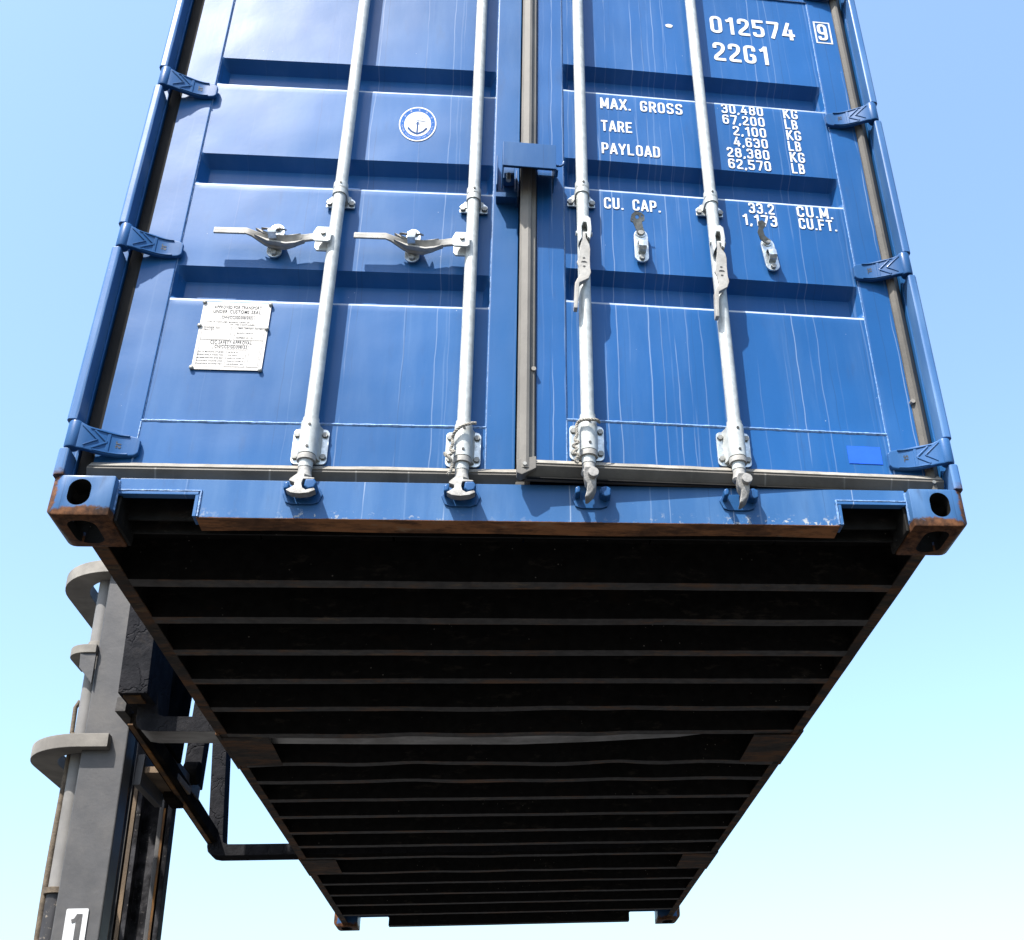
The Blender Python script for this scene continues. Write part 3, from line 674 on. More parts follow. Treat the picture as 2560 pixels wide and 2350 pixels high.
def sweep(path, mat_y=None):
    """path: list of (x, z, width, y, thick, nx, nz) sections of a flat forged bar; (nx,nz) = direction across its width"""
    rings = []
    for q in path:
        x, z, w, y, t, nx, nz = q[:7]; k = q[7] if len(q) > 7 else 0
        a = (x + nx * w / 2, z + nz * w / 2); b = (x - nx * w / 2, z - nz * w / 2)
        rings.append([(a[0], y - k, a[1]), (a[0], y + t - k, a[1]), (b[0], y + t + k, b[1]), (b[0], y + k, b[1])])
    return MB().loft(rings)
for b in bars[:2]:
    HY0 = .016
    pth = [(-.341, .974, .024, HY0 - .006, .007, 0, 1), (-.250, .976, .027, HY0 - .006, .007, 0, 1), (-.235, .972, .028, HY0 - .002, .008, 0, 1), (-.200, .954, .030, HY0 + .004, .009, 0, 1, .008), (-.178, .946, .033, HY0 + .004, .009, 0, 1, .013), (-.140, .945, .034, HY0 + .004, .009, 0, 1, .014),
           (-.112, .951, .031, HY0 + .002, .009, 0, 1, .010), (-.085, .962, .030, HY0, .009, 0, 1), (-.060, .965, .031, HY0 - .003, .009, 0, 1), (-.030, .965, .032, HY0 - .004, .009, 0, 1)]
    pth = [(q[0] * 1.045, q[1] + .017, q[2] * .86) + tuple(q[3:]) for q in pth]
    h = sweep(pth).build('handle', 'galv_cast', b, bevel=.0022)
    rib = MB(); rib.prism([(-.236, .960), (-.196, .937), (-.140, .927), (-.112, .932), (-.086, .946), (-.112, .938), (-.140, .933), (-.196, .944)], 'y', .008, .026); rib.xf(lambda x, y, z: (x, y, z + .017)); rib.build('handle_rib', 'galv_cast', b, bevel=.001)
    rib = MB(); rib.prism([(-.236, .989), (-.205, .975), (-.176, .963), (-.140, .963), (-.100, .972), (-.140, .958), (-.178, .957), (-.210, .968)], 'y', .010, .024); rib.xf(lambda x, y, z: (x, y, z + .017)); rib.build('handle_rib', 'galv_cast', b, bevel=.001)
    hub = MB(); hub.prism([(-.057, .944), (-.057, .974), (-.048, .995), (-.006, .995), (-.004, .944), (-.012, .938), (-.050, .938)], 'y', -.016, -.009); hub.prism([(-.055, .935), (-.055, .960), (-.046, .985), (-.006, .985), (-.004, .930), (-.012, .924), (-.048, .924)], 'y', .010, .018)
    hub.build('handle_hub', 'galv', b, bevel=.003)
    MB().tube([(-.028, -.0215, .970), (-.028, .020, .970)], .0075, 16).build('hub_pin', 'bolt', b, bevel=.001)
    tm = MB(); font_text(tm, 'SURALOC', -.354, -.310, .9925, .0085, lambda u, v: (u, HY0 - .0068, v)); font_text(tm, 'SURALOC', 0, .044, 0, .0085, lambda u, v: (-.266 - u, HY0 - .0068, .9895 - v)); tm.build('embossed_lettering', 'bolt', b, smooth=False)
# open handles hanging down beside the right-hand bars
def vhandle(b, k):
    dx = (0, .004)[k]
    ln = [(.000, 1.000), (.000, .965)]
    pth = [(-.003, .968, .011, -.020, .020, 1, 0), (-.003, .942, .013, -.022, .020, 1, 0), (dx, .918, .026, -.022, .010, 1, 0), (dx, .900, .032, -.021, .008, 1, 0), (dx - .003, .862, .034, -.020, .008, 1, 0), (dx - .006, .845, .040, -.020, .008, 1, 0), (dx - .003, .828, .034, -.020, .008, 1, 0),
           (dx - .001, .808, .035, -.020, .008, 1, 0), (dx - .004, .790, .028, -.021, .010, .9, -.42), (dx - .016, .776, .020, -.023, .016, .9, -.42), (dx - .026, .762, .013, -.024, .022, 1, 0), (dx - .030, .700, .011, -.024, .024, 1, 0), (dx - .031, .668, .011, -.022, .022, 1, 0)]
    sweep(pth).build('handle', 'galv_cast', b, bevel=.0025)
    f = MB(); f.prism([(-.019, .918), (-.023, .975), (-.014, 1.024), (.010, 1.030), (.019, 1.020), (.021, .975), (.016, .935), (.008, .945), (.009, .985), (.006, 1.002), (-.004, 1.003), (-.009, .985), (-.009, .940)], 'y', -.026, .002); f.build('handle_fork', 'galv', b, bevel=.003)
    MB().tube([(-.026, -.010, .967), (.024, -.010, .967)], .0075, 14).build('hub_pin', 'galv', b, bevel=.001)
    hl = MB()
    for zz, rr in ((.862, .0034), (.829, .0034)): hl.add([(dx - .004 + rr * 1.3 * math.cos(t * .785), -.0206, zz + rr * math.sin(t * .785)) for t in range(8)], [tuple(range(8))])
    hl.add([(dx - .004 + .0095 * math.cos(R(a)), -.0206, .843 + .0075 * math.sin(R(a))) for a in range(10, 171, 20)] + [(dx - .004 + .0095 * math.cos(R(a)), -.0206, .8445 + .0035 * math.sin(R(a))) for a in range(170, 9, -20)], [tuple(range(18))])
    hl.build('handle_slot', 'screw', b, smooth=False)
vhandle(bars[2], 0); vhandle(bars[3], 1)

# handle retainers
def retainer(X, M0, mode):
    """plate with catch; mode 0 closed over a handle, 1 and 2 with the hasp swung up"""
    t = 0 if mode != 2 else -.10
    p = MB(); p.prism([(-.022, .945)] + [(-.0225 * math.cos(R(a)), .944 - .0225 * math.sin(R(a))) for a in range(15, 166, 15)] + [(.022, .945), (.022, 1.030)] + [(.021 * math.cos(R(a)), 1.032 + .021 * math.sin(R(a))) for a in range(10, 171, 16)] + [(-.022, 1.030)], 'y', .044, .0505)
    pl_ = p.build('handle_retainer', 'zinc', box, bevel=.0012)
    pl_.matrix_local = M0 @ Matrix.Translation((X, 0, .985)) @ Matrix.Rotation(t, 4, 'Y') @ Matrix.Translation((0, 0, -.985))
    def prt(n, mb, mt, **k): return mb.build(n, mt, pl_, **k)
    prt('bolt', hexbolt(MB(), 0, .044, 1.036, .0100, .009), 'bolt', bevel=.0012)
    prt('washer', MB().tube([(0, .0442, 1.036), (0, .0410, 1.036)], .0155, 18), 'zinc')
    prt('bolt', hexbolt(MB(), 0, .044, .936, .0095, .008), 'bolt', bevel=.0012)
    # bent strap
    if mode == 0:
        s = [(.044, .955), (.012, .958), (-.016, .966), (-.018, .975), (-.006, .990)]
    else:
        s = [(.044, .955), (.028, .957), (.018, .965), (.018, .985), (.028, .996), (.044, .998)]
    rings = [[(-.012, y, z), (.012, y, z), (.012, y + .004, z + .002), (-.012, y + .004, z + .002)] for y, z in s]
    prt('retainer_strap', MB().loft(rings), 'zinc', bevel=.001)
    if mode == 0:
        tg = MB(); tg.prism([(-.042, 1.010), (-.036, .997), (-.018, .990), (.010, .990), (.027, .997), (.034, 1.010), (.018, 1.003), (.012, 1.018), (-.012, 1.018), (-.024, 1.004)], 'y', -.006, .002)
        tg.xf(lambda x, y, z: (x, y + .036 * max(0, (z - .994) / .024), z)); prt('retainer_catch', tg, 'cast_dark', bevel=.0015)
    else:
        if mode == 1:
            arm = [(-.010, 1.030), (.012, 1.036), (.006, 1.062), (.002, 1.085), (.010, 1.092), (.009, 1.112), (-.002, 1.124), (-.022, 1.126), (-.032, 1.112), (-.035, 1.086), (-.026, 1.080), (-.016, 1.052)]
            cut = [MB().tube([(-.014, -.1, 1.104), (-.014, .1, 1.104)], .0068, 14), MB().tube([(.001, -.1, 1.108), (.001, .1, 1.108)], .0030, 10), MB().tube([(-.028, -.1, 1.090), (-.028, .1, 1.090)], .0026, 10)]
            arm = [(u_, 1.036 + (v_ - 1.036) * .66 if v_ > 1.036 else v_) for u_, v_ in arm]; cut = []
            for cx_, cz_, cr_ in ((-.014, 1.081, .0062), (.001, 1.084, .0026), (-.028, 1.072, .0022)): cut.append(MB().tube([(cx_, -.1, cz_), (cx_, .1, cz_)], cr_, 14))
            a = MB(); a.prism(arm, 'y', .036, .0395)
            tilt = lambda y, z: y - .55 * max(0, z - 1.045)
            a.xf(lambda x, y, z: (x, tilt(y, z), z))
            me = boolean(a, cut, 'retainer_hasp'); mesh_obj('retainer_hasp', me, 'bolt', pl_)
        else:
            arm = [(-.008, 1.026), (.012, 1.040), (-.008, 1.062), (-.014, 1.082), (-.004, 1.104), (-.018, 1.116), (-.034, 1.106), (-.030, 1.088), (-.034, 1.070), (-.024, 1.046)]
            arm = [(u_, 1.036 + (v_ - 1.036) * .66 if v_ > 1.036 else v_) for u_, v_ in arm]
            a = MB(); a.prism(arm, 'y', .036, .0395); a.xf(lambda x, y, z: (x, y - .9 * max(0, z - 1.045) - .5 * max(0, -.02 - x), z)); prt('retainer_hasp', a, 'bolt', bevel=.0012)
    return pl_
retainer(-.7655, I4, 0); retainer(-.3535, I4, 0); retainer(.3520, MR, 1); retainer(.7650, MR, 2)

# ------------------------------------------------------------------ lock box over the meeting edge
lb = MB()
lb.box(-.087, .078, -.060, -.056, 1.183, 1.287); lb.box(-.087, -.083, -.0565, .046, 1.183, 1.287); lb.box(.074, .078, -.0565, .046, 1.183, 1.287); lb.box(-.084, .075, -.0565, .046, 1.283, 1.287)
lbo = lb.build('lock_box', 'blue_hw', box, bevel=.0018, label='open-bottomed blue lock cover box over the gap between the doors'); lbo.matrix_local = MR
hk = MB().tube([(.078, .000, 1.262), (.088, -.004, 1.254), (.098, -.006, 1.254), (.106, -.006, 1.262), (.108, -.006, 1.274)], .0035, 10); hk.build('hook', 'blue_hw', lbo)
gs = MB(); gs.prism([(.078, 1.290), (.078, 1.262), (.092, 1.262)], 'y', .02, .05); gs.build('gusset', 'blue_hw', lbo)
st = MB(); st.box(-.1035, -.0995, .004, .056, 1.222, 1.352); st.box(-.0996, -.036, .040, .056, 1.225, 1.300); st.box(-.040, -.036, .006, .0555, 1.172, 1.290)
sto = st.build('lock_staple', 'blue_hw', box, bevel=.0015, label='dark blue bracket on the left door under the lock box')
sh = MB(); sh.box(-.1035, -.036, .006, .056, 1.186, 1.191); sh.box(-.1035, -.036, .006, .010, 1.172, 1.187); sh.build('staple_shelf', 'blue_hw', sto, bevel=.001)
MB().tube([(-.064, -.004, 1.232), (-.064, -.004, 1.262)], .0075, 14).build('staple_pin', 'galv', sto, bevel=.001)
MB().box(-.082, -.046, -.002, .034, 1.246, 1.300).build('staple_block', 'blue_hw', sto, bevel=.002)

# ------------------------------------------------------------------ corner posts, hinge bars and hinges
HZ = [(.203, .284), (.903, .990), (1.602, 1.686), (2.300, 2.384)]
for s in (-1, 1):
    p = MB()
    def bx(a, b, y0, y1, z0, z1): p.box(min(s * a, s * b), max(s * a, s * b), y0, y1, z0, z1)
    bx(1.186, 1.2165, .052, .120, .118, 2.47); bx(1.112, 1.187, .106, .120, .118, 2.47)
    post = p.build('corner_post', 'blue', box, bevel=.003)
    MB().box(min(s * 1.12, s * 1.186), max(s * 1.12, s * 1.186), .078, .104, .12, 2.46).build('door_seal_backing', 'rubber_d', post)
    zz = [.1182] + [q for h in HZ for q in (h[0] - .004, h[1] + .006)] + [2.474]
    for a, b in zip(zz[::2], zz[1::2]):
        hb = MB(); hb.prism([(s * u, v) for u, v in ((1.2185, .006), (1.2185, .0515), (1.190, .0515), (1.190, -.001), (1.196, -.004), (1.212, -.003))], 'z', a, b)
        hb.build('hinge_bar', 'blue_post', post, bevel=.0025)
    for lo, hi in HZ:
        zc = (lo + hi) / 2; L = MR if s > 0 else I4
        k = MB().tube([(s * 1.192, .010, lo + .001), (s * 1.192, .010, lo + .005), (s * 1.192, .010, hi - .004), (s * 1.192, .010, hi)], [.0170, .0185, .0185, .0170], 24)
        hg = k.build('hinge', 'blue_hw', box, angle=50)
        if s > 0: hg.matrix_local = L
        def w2(u, v, w):     # along the blade, up, off the blade
            w *= .9
            t = min(1, max(0, u / .165)); tt = min(1, max(0, u / .125)); yy = .014 + .038 * (tt * tt * (3 - 2 * tt)); drop = -.004 * t
            return (s * (1.192 - u), yy - w, zc + v + drop)
        top = [(0, .0405), (.012, .040), (.022, .036), (.034, .031), (.048, .0295), (.075, .031), (.100, .030), (.130, .026), (.150, .022), (.156, .019), (.160, .013)]
        bot = [(0, -.0405), (.012, -.040), (.030, -.040), (.060, -.042), (.100, -.041), (.130, -.038), (.150, -.035), (.156, -.032), (.160, -.026)]
        def at(lst, u):
            for (a, b), (c, d) in zip(lst, lst[1:]):
                if a <= u <= c: return b + (d - b) * ((u - a) / (c - a) if c > a else 0)
            return lst[-1][1]
        us = [.16 * i / 26 for i in range(27)]; rings = []
        for u in us:
            a, b = at(top, u), at(bot, u)
            if a - b < .012: a, b = a + .006, b - .006
            th = .017 - .004 * (u / .16)
            rings.append([w2(u, b, 0), w2(u, a, 0), w2(u, a, th), w2(u, a - .004, th + .001), w2(u, b + .004, th + .001), w2(u, b, th)])
        MB().loft(rings).build('hinge_blade', 'blue_hw', hg, bevel=.0015, angle=30)
        rb = MB()
        def rail(p0, p1, wd, h0=.011, h1=.0195):
            a, b = Vector(p0), Vector(p1); d = (b - a).normalized(); nn = Vector((-d.y, d.x)) * wd / 2; q = 8; rr = []
            for i in range(q + 1):
                c = a + (b - a) * i / q; e = math.sin(math.pi * min(1, (i / q) * 2 + .15) / 2) if False else 1
                rr.append([w2(*(c + nn), h0), w2(*(c - nn), h0), w2(*(c - nn * .6), h1), w2(*(c + nn * .6), h1)])
            rb.loft(rr)
        rail((.040, .0255), (.132, .0225), .006); rail((.052, -.0375), (.135, -.0345), .006)
        rail((.050, .022), (.082, -.006), .0075); rail((.050, -.033), (.082, -.006), .0075); rail((.084, .022), (.084, -.034), .012, .011, .018)
        rail((.020, .030), (.060, -.005), .004, .012, .020); rail((.030, -.030), (.060, -.005), .004, .012, .020)
        rb.build('hinge_ribs', 'blue_hw', hg, bevel=.001)
        tm = MB(); ca = -1 if s < 0 else 1
        font_text(tm, 'SL', 0, .022, 0, .0125, lambda u, v: w2(.102 + v, (-.018 + u * 1.0) * (1), .0163) if s < 0 else w2(.116 - v, .006 - u, .0163)); tm.build('embossed_lettering', 'screw', hg, smooth=False)

# ------------------------------------------------------------------ corner castings
def casting():
    """outer bottom corner at (0,0,0); extends +x 162, +y 178, +z 118"""
    b = MB().box(0, .162, 0, .178, 0, .118)
    me = bpy.data.meshes.new('c'); me.from_pydata(b.v, [], b.f); bm = bmesh.new(); bm.from_mesh(me); bmesh.ops.recalc_face_normals(bm, faces=bm.faces)
    def sel(f): return [e for e in bm.edges if f(e.verts[0].co) and f(e.verts[1].co)]
    ed = sel(lambda c: c.x < 1e-4 and c.y < 1e-4) + sel(lambda c: c.x < 1e-4 and c.z < 1e-4) + sel(lambda c: c.y < 1e-4 and c.z < 1e-4)
    ed1 = [e for e in ed if e.verts[0].co.x < 1e-4 and e.verts[1].co.x < 1e-4]
    bmesh.ops.bevel(bm, geom=ed1, offset=.034, segments=6, profile=.5, affect='EDGES')
    ed2 = [e for e in bm.edges if len(e.link_faces) == 2 and e.calc_face_angle(0) > R(50)]
    bmesh.ops.bevel(bm, geom=ed2, offset=.004, segments=2, profile=.5, affect='EDGES')
    bm.to_mesh(me); bm.free(); v = [tuple(q.co) for q in me.vertices]; f = [tuple(q.vertices) for q in me.polygons]; bpy.data.meshes.remove(me)
    base = MB().add(v, f)
    cav = MB().box(.030, .134, .030, .150, .028, .092)
    fr = MB(); fr.prism([(.081 - .030 + q[0] - .0, q[1]) for q in rrect(.0, .056, .029, .106, .0279, 8)], 'y', -.05, .06)
    bt = MB(); bt.prism(rrect(.046, .118, .030, .154, .030, 8), 'z', -.05, .06)
    sdc = MB(); sdc.prism(rrect(.048, .130, .034, .086, .0259, 8), 'x', -.05, .06)
    return boolean(base, [cav, fr, bt, sdc], 'corner_casting', angle=35)
cme = casting(); cme.materials.append(M['blue_cast']); cme.materials.append(M['black'])
for p_ in cme.polygons:
    c_ = p_.center
    if .012 < c_.x < .152 and .012 < c_.y < .166 and .012 < c_.z < .112: p_.material_index = 1
for sx in (-1, 1):
    for sy in (0, 1):
        for sz in (0, 1):
            o = bpy.data.objects.new('corner_casting', cme); COL.objects.link(o); o.parent = box
            o.location = (sx * 1.219, LEN if sy else 0, TOP if sz else 0); o.scale = (-sx, -1 if sy else 1, -1 if sz else 1)
            if not sz and not sy: o['label'] = 'rusty %s corner casting under the door end' % ('left' if sx < 0 else 'right')

# ------------------------------------------------------------------ door sill, header, end sill
def cutpoly(zt=.083):
    """sill outline in x,z with the two pockets"""
    pts = [(-1.0565, .128), (1.0565, .128), (1.0565, .060)]
    def arc(cx, cz, r, a0, a1): return [(cx + r * math.cos(R(a0 + (a1 - a0) * i / 5)), cz + r * math.sin(R(a0 + (a1 - a0) * i / 5))) for i in range(6)]
    pts = [(-1.0565, .128), (1.0565, .128), (1.0565, zt)]
    pts += [(1.040, zt), (.872, zt), (.860, zt - .012), (.860, .014), (-.850, .014), (-.850, zt - .012), (-.862, zt), (-1.0565, zt)]
    return pts
def sill(y0, y1, mt, mf):
    a = MB(); a.prism(cutpoly(), 'y', y0, y0 + (.008 if y1 > y0 else -.008)); o = a.build('door_sill' if y0 < 1 else 'front_sill', mt, box, bevel=.0015)
    b = MB(); N = 70; rings = []
    for i in range(N + 1):
        x = -.849 + 1.708 * i / N; w = .0025 * noise.noise(Vector((x * 3, 2, y0))); yf, yb = y0 + (.0005 if y1 > y0 else -.0005), y1 + .008 * noise.noise(Vector((x * 2.3, 7, 1)))
        rings.append([(x, yf, .0135 + w * .3), (x, yb, .0125 + w), (x, yb, .0205 + w), (x, yf, .0215)])
    b.loft(rings); b.build('sill_flange', mf, o, angle=60)
    return o
sl = sill(.030, .100, 'blue_sill', 'rust')
for sx in (-1, 1):      # welded lips round the two openings
    c = MB(); x0, x1 = (.852, 1.055)
    c.box(min(sx * x0, sx * x1), max(sx * x0, sx * x1), .0265, .050, .0795, .0885); c.build('pocket_lip', 'blue_sill', sl, bevel=.0015)
    c = MB(); xa = .850 if sx < 0 else .860
    c.box(min(sx * xa, sx * (xa + .009)), max(sx * xa, sx * (xa + .009)), .0275, .075, .016, .080); c.build('pocket_lip', 'blue_sill', sl, bevel=.0015)
    weld([(sx * (xa - .004), .0285, .016), (sx * (xa - .004), .0285, .092), (sx * 1.054, .0275, .091)], .004).build('weld_bead', 'weld', sl)
    weld([(sx * 1.0570, .0295, .118), (sx * 1.0570, .0285, .030)], .0045).build('weld_bead', 'weld', sl)
MB().box(-1.14, 1.14, .0385, .110, .1210, .1275).build('sill_top', 'blue_sill', sl)
MB().box(-1.12, 1.12, .106, .112, .046, .150).build('sill_back', 'black', sl)
MB().box(-1.12, 1.12, .150, .156, .030, .150).build('sill_web', 'black', sl)
for sx in (-1, 1):
    MB().box(min(sx * 1.046, sx * 1.056), max(sx * 1.046, sx * 1.056), .038, .178, .004, .120).build('casting_gusset', 'black', sl, bevel=.004)
fs = sill(LEN - .03, LEN - .10, 'blue', 'black')
MB().box(-1.12, 1.12, LEN - .11, LEN - .105, .086, .150).build('sill_back', 'black', fs)
MB().prism([(-.849, .015), (.859, .015), (.859, .080), (-.849, .080)], 'y', LEN - .105, LEN - .095).build('sill_web', 'black', fs)
hd = MB().box(-1.057, 1.057, .02, .12, 2.462, 2.585).build('door_header', 'blue', box, bevel=.003)

# keepers on the sill
def keeper(X, open_):
    k = MB(); k.prism([(-.044, .080), (-.044, .100), (-.033, .105), (-.029, .094), (-.031, .083)], 'y', -.010, .0315)
    k2 = MB(); k2.prism([(.009, .086), (.011, .107), (.034, .108), (.042, .096), (.036, .081), (.020, .077)] if not open_ else [(.026, .080), (.024, .104), (.040, .110), (.053, .102), (.052, .080), (.040, .074)], 'y', -.018 if not open_ else -.004, .0315)
    base = MB(); base.prism([(-.042, .060), (-.052, .085), (-.042, .103), (.042, .106), (.053, .085), (.044, .060), (.026, .054), (-.026, .054)], 'y', .024, .0305)
    o = base.build('cam_keeper', 'blue_hw', box, bevel=.003); o.location = (X, 0, 0); [q.build('keeper_lug', 'blue_hw', o, bevel=.005, seg=3) for q in (k, k2)]
    if open_: MB().tube([(.036, -.002, .094), (.036, .030, .094)], .014, 16).build('keeper_boss', 'blue_hw', o, bevel=.003); MB().tube([(.036, -.0025, .094), (.036, .010, .094)], .006, 12).build('keeper_hole', 'rust', o)
for X, op in ((-.5865, 0), (-.1725, 0), (.176, 1), (.580, 1)): keeper(X, op)

# ------------------------------------------------------------------ underside
for i in range(6):
    x0 = -1.15 + i * 2.30 / 6; MB().box(x0 + .003, x0 + 2.30 / 6 - .003, .21, 5.93, .152, .180).build('floor_board', 'black', box, smooth=False)
rails = []
for s in (-1, 1):
    N = 60; rings = []
    for i in range(N + 1):
        y = .165 + (5.90 - .165) * i / N; w = .0022 * noise.noise(Vector((y * 3, s, 0)))
        rings.append([(s * 1.160, y, .018 + w), (s * 1.122, y, .019 + w), (s * 1.122, y, .024 + w), (s * 1.160, y, .024 + w)])
    r_ = MB().loft(rings).build('bottom_side_rail', 'rail', box, angle=25); rails.append(r_)
    MB().box(min(s * 1.154, s * 1.161), max(s * 1.154, s * 1.161), .165, 5.90, .0245, .158).build('rail_web', 'black', r_)
MEM = [.412, .673, .933, 1.193, 1.483, 1.778, 2.170, 2.420, 2.715, 3.010, 3.320, 3.612, 3.885, 4.262, 4.560, 4.890, 5.215, 5.560]
PK = (5, 6, 12, 13)
def member(i, y):
    near = min(abs(y - 1.95), 9)
    amp = .016 if i in (5, 6) else (.010 if i in (4, 7) else (.006 if i in (12, 13) else .0025))
    sg = -1 if i in (5, 4, 12) else 1
    N = 84; rings = []
    for k in range(N + 1):
        x = -1.150 + 2.30 * k / N
        bmp = amp * (math.exp(-((x + .42) / .10) ** 2) * .9 + math.exp(-((x - .44) / .09) ** 2)) + amp * .5 * noise.noise(Vector((x * 2.4, y * 5, 0)))
        dz = .5 * amp * noise.noise(Vector((x * 3.1, y * 3, 4))) ; d = -bmp * .8
        w = .046
        rings.append([(x, y + d, .0205 + dz), (x, y + w + d * 1.4, .0205 + dz * 1.3), (x, y + w + d * 1.4, .0250 + dz * 1.3), (x, y + .0045 + d, .0255 + dz), (x, y + .0045, .146), (x, y + w, .1465), (x, y + w, .151), (x, y, .151)])
    web = MB().loft(rings)
    o = web.build('cross_member', 'black', box, angle=25)
    # worn bottom flange
    fl = [[(x[0][0], x[0][1] - .0006, x[0][2] - .0016), (x[1][0], x[1][1] + .0006, x[1][2] - .0016), (x[1][0], x[1][1] + .0006, x[1][2] - .0004), (x[0][0], x[0][1] - .0006, x[0][2] - .0004)] for x in rings if abs(x[0][0]) < 1.13]
    MB().loft(fl).build('flange', 'flange', o, angle=25)
for i, y in enumerate(MEM): member(i, y)
for ya, yb in ((1.778, 2.170), (3.885, 4.262)):
    pk = MB().box(-1.15, 1.15, ya + .048, yb - .002, .1405, .1450).build('fork_pocket', 'black', box)
    for s in (-1, 1):
        MB().prism([(s * 1.150, ya + .040), (s * .968, ya + .040), (s * .972, yb + .010), (s * 1.150, yb + .010)], 'z', .0145, .0185).build('pocket_plate', 'rail', pk)
        MB().box(min(s * 1.149, s * 1.1625), max(s * 1.149, s * 1.1625), ya - .01, yb + .05, .0135, .030).build('pocket_edge', 'rail', pk)

# ------------------------------------------------------------------ side walls, front wall, roof
for s in (-1, 1):
    y = .16; prof_ = []
    while y < 5.9:
        prof_ += [(y, 1.205), (y + .072, 1.205), (y + .140, 1.170), (y + .210, 1.170)]; y += .278
    m = MB(); n = len(prof_)
    m.add([(s * x, yy, z) for z in (.158, 2.50) for yy, x in prof_], [(i, i + 1, i + 1 + n, i + n) for i in range(n - 1)])
    w_ = m.build('side_wall', 'blue', box, angle=25)
    MB().box(min(s * 1.155, s * 1.215), max(s * 1.155, s * 1.215), .16, 5.9, 2.48, 2.55).build('top_side_rail', 'blue', w_, bevel=.003)
    MB().box(min(s * 1.09, s * 1.2165), max(s * 1.09, s * 1.2165), 5.93, 6.05, .118, 2.474).build('corner_post', 'blue', box, bevel=.004)
MB().box(-1.16, 1.16, .2, 5.93, 2.545, 2.560).build('roof', 'blue', box, smooth=False)
MB().box(-1.09, 1.09, 5.97, 6.02, .128, 2.47).build('front_wall', 'blue', box, smooth=False)

# ------------------------------------------------------------------ ropes knotted round the two inner bars
def rope(pts, M0, label):
    P = [M0 @ Vector(p) for p in pts]; org = P[0] + Vector((0, 0, Z0))
    # smooth path
    C = []
    for i in range(len(P) - 1):
        p0, p1, p2, p3 = P[max(i - 1, 0)], P[i], P[i + 1], P[min(i + 2, len(P) - 1)]
        for k in range(7):
            t = k / 7; C.append(.5 * ((2 * p1) + (p2 - p0) * t + (2 * p0 - 5 * p1 + 4 * p2 - p3) * t * t + (3 * p1 - p0 - 3 * p2 + p3) * t ** 3))
    C.append(P[-1]); m = MB()
    for st_ in range(3):
        out = []; acc = 0; up = Vector((.3, -1, .2)); fine = []
        for a, b in zip(C, C[1:]): fine += [a, (a + b) / 2]
        for i, c in enumerate(fine):
            t = (fine[min(i + 1, len(fine) - 1)] - fine[max(i - 1, 0)]).normalized(); a = (up - t * up.dot(t)).normalized(); b = t.cross(a); up = a
            if i: acc += (c - fine[i - 1]).length
            q = acc / .0075 * 2 + st_ * 2.094; out.append(c + (a * math.cos(q) + b * math.sin(q)) * .0022)
        m.tube(out, .0026, 6)
    m.xf(lambda x, y, z: (x - P[0].x, y - P[0].y, z - P[0].z))
    o = m.build('rope', 'rope'); o.location = org
    o['label'] = label; o['category'] = 'rope'; o['group'] = 'ropes tied on the locking bars'
    return o
bx_ = -.1725
rope([(bx_ + .034, -.008, .299), (bx_ + .020, -.015, .293), (bx_ - .004, -.020, .280), (bx_ - .022, -.014, .264), (bx_ - .028, -.003, .250), (bx_ - .026, -.006, .232), (bx_ - .032, -.004, .214), (bx_ - .022, -.010, .205), (bx_ - .040, -.006, .192), (bx_ - .046, -.004, .203), (bx_ - .034, -.010, .186), (bx_ - .026, -.004, .172), (bx_ - .028, -.004, .150), (bx_ - .036, -.004, .135)], I4,
     'frayed grey rope tied on the second bar from left, its end sticking up right')
bx_ = .1665
rope([(bx_ + .030, .000, .286), (bx_ + .022, -.014, .284), (bx_ + .004, -.0195, .281), (bx_ - .018, -.016, .281), (bx_ - .030, -.004, .279), (bx_ - .034, -.004, .262), (bx_ - .033, -.004, .240), (bx_ - .038, -.006, .222), (bx_ - .030, -.010, .212), (bx_ - .044, -.006, .203), (bx_ - .034, -.008, .192), (bx_ - .042, -.006, .180), (bx_ - .030, -.008, .172), (bx_ - .038, -.004, .158), (bx_ - .030, -.004, .150)], MR,
     'grey braided rope wrapped once round the left bar of the ajar door')

# ------------------------------------------------------------------ forklift mast, carriage and forks at the left side
FO = (-1.85, 2.82, -Z0)
YAW = lambda x, y, z: (x - .055 * (y - 1.9), y, z)
fk = empty('forklift', (FO[0], FO[1], 0), 'dusty grey forklift mast marked 1 with black carriage and forks under the container', 'forklift', org=FO)
LEAN = .046
def lean(x, y, z): return (x - LEAN * z, y, z)
def fb(name, mb, mat, ln=True, **k):
    if ln: mb.xf(lean)
    return mb.build(name, mat, fk, **k)
def channel(x0, x1, y0, d, sgn, z0, z1, wt=.016, ft=.022):
    """web at y0, flanges reaching d in direction sgn"""
    a = MB(); ya, yb = sorted((y0, y0 + sgn * d)); yw = sorted((y0, y0 + sgn * wt))
    pts = [(x0, y0), (x1, y0), (x1, y0 + sgn * d), (x1 - ft, y0 + sgn * d), (x1 - ft, y0 + sgn * wt), (x0 + ft, y0 + sgn * wt), (x0 + ft, y0 + sgn * d), (x0, y0 + sgn * d)]
    a.prism(pts, 'z', z0, z1); return a
fb('mast_rail', channel(-1.906, -1.716, 2.50, .115, 1, -2.95, 1.42), 'mast', bevel=.008, seg=3, label='near grey mast rail bearing the number 1')
fb('mast_rail', channel(-1.830, -1.660, 3.22, .075, -1, -2.95, .30), 'grease', bevel=.004)
fb('mast_rail', channel(-1.885, -1.700, 3.245, .10, -1, -2.95, 1.42), 'mast', bevel=.006)
a = MB(); a.box(-1.852, -1.834, 3.143, 3.150, -2.9, .22); fb('mast_grease_strip', a, 'grease_tan')
a = MB(); a.box(-1.700, -1.690, 3.143, 3.149, -2.9, .10); fb('mast_grease_strip', a, 'orange')
fb('inner_mast_rail', channel(-1.872, -1.722, 2.545, .13, 1, -2.9, .9, .014, .02), 'grease', bevel=.003)
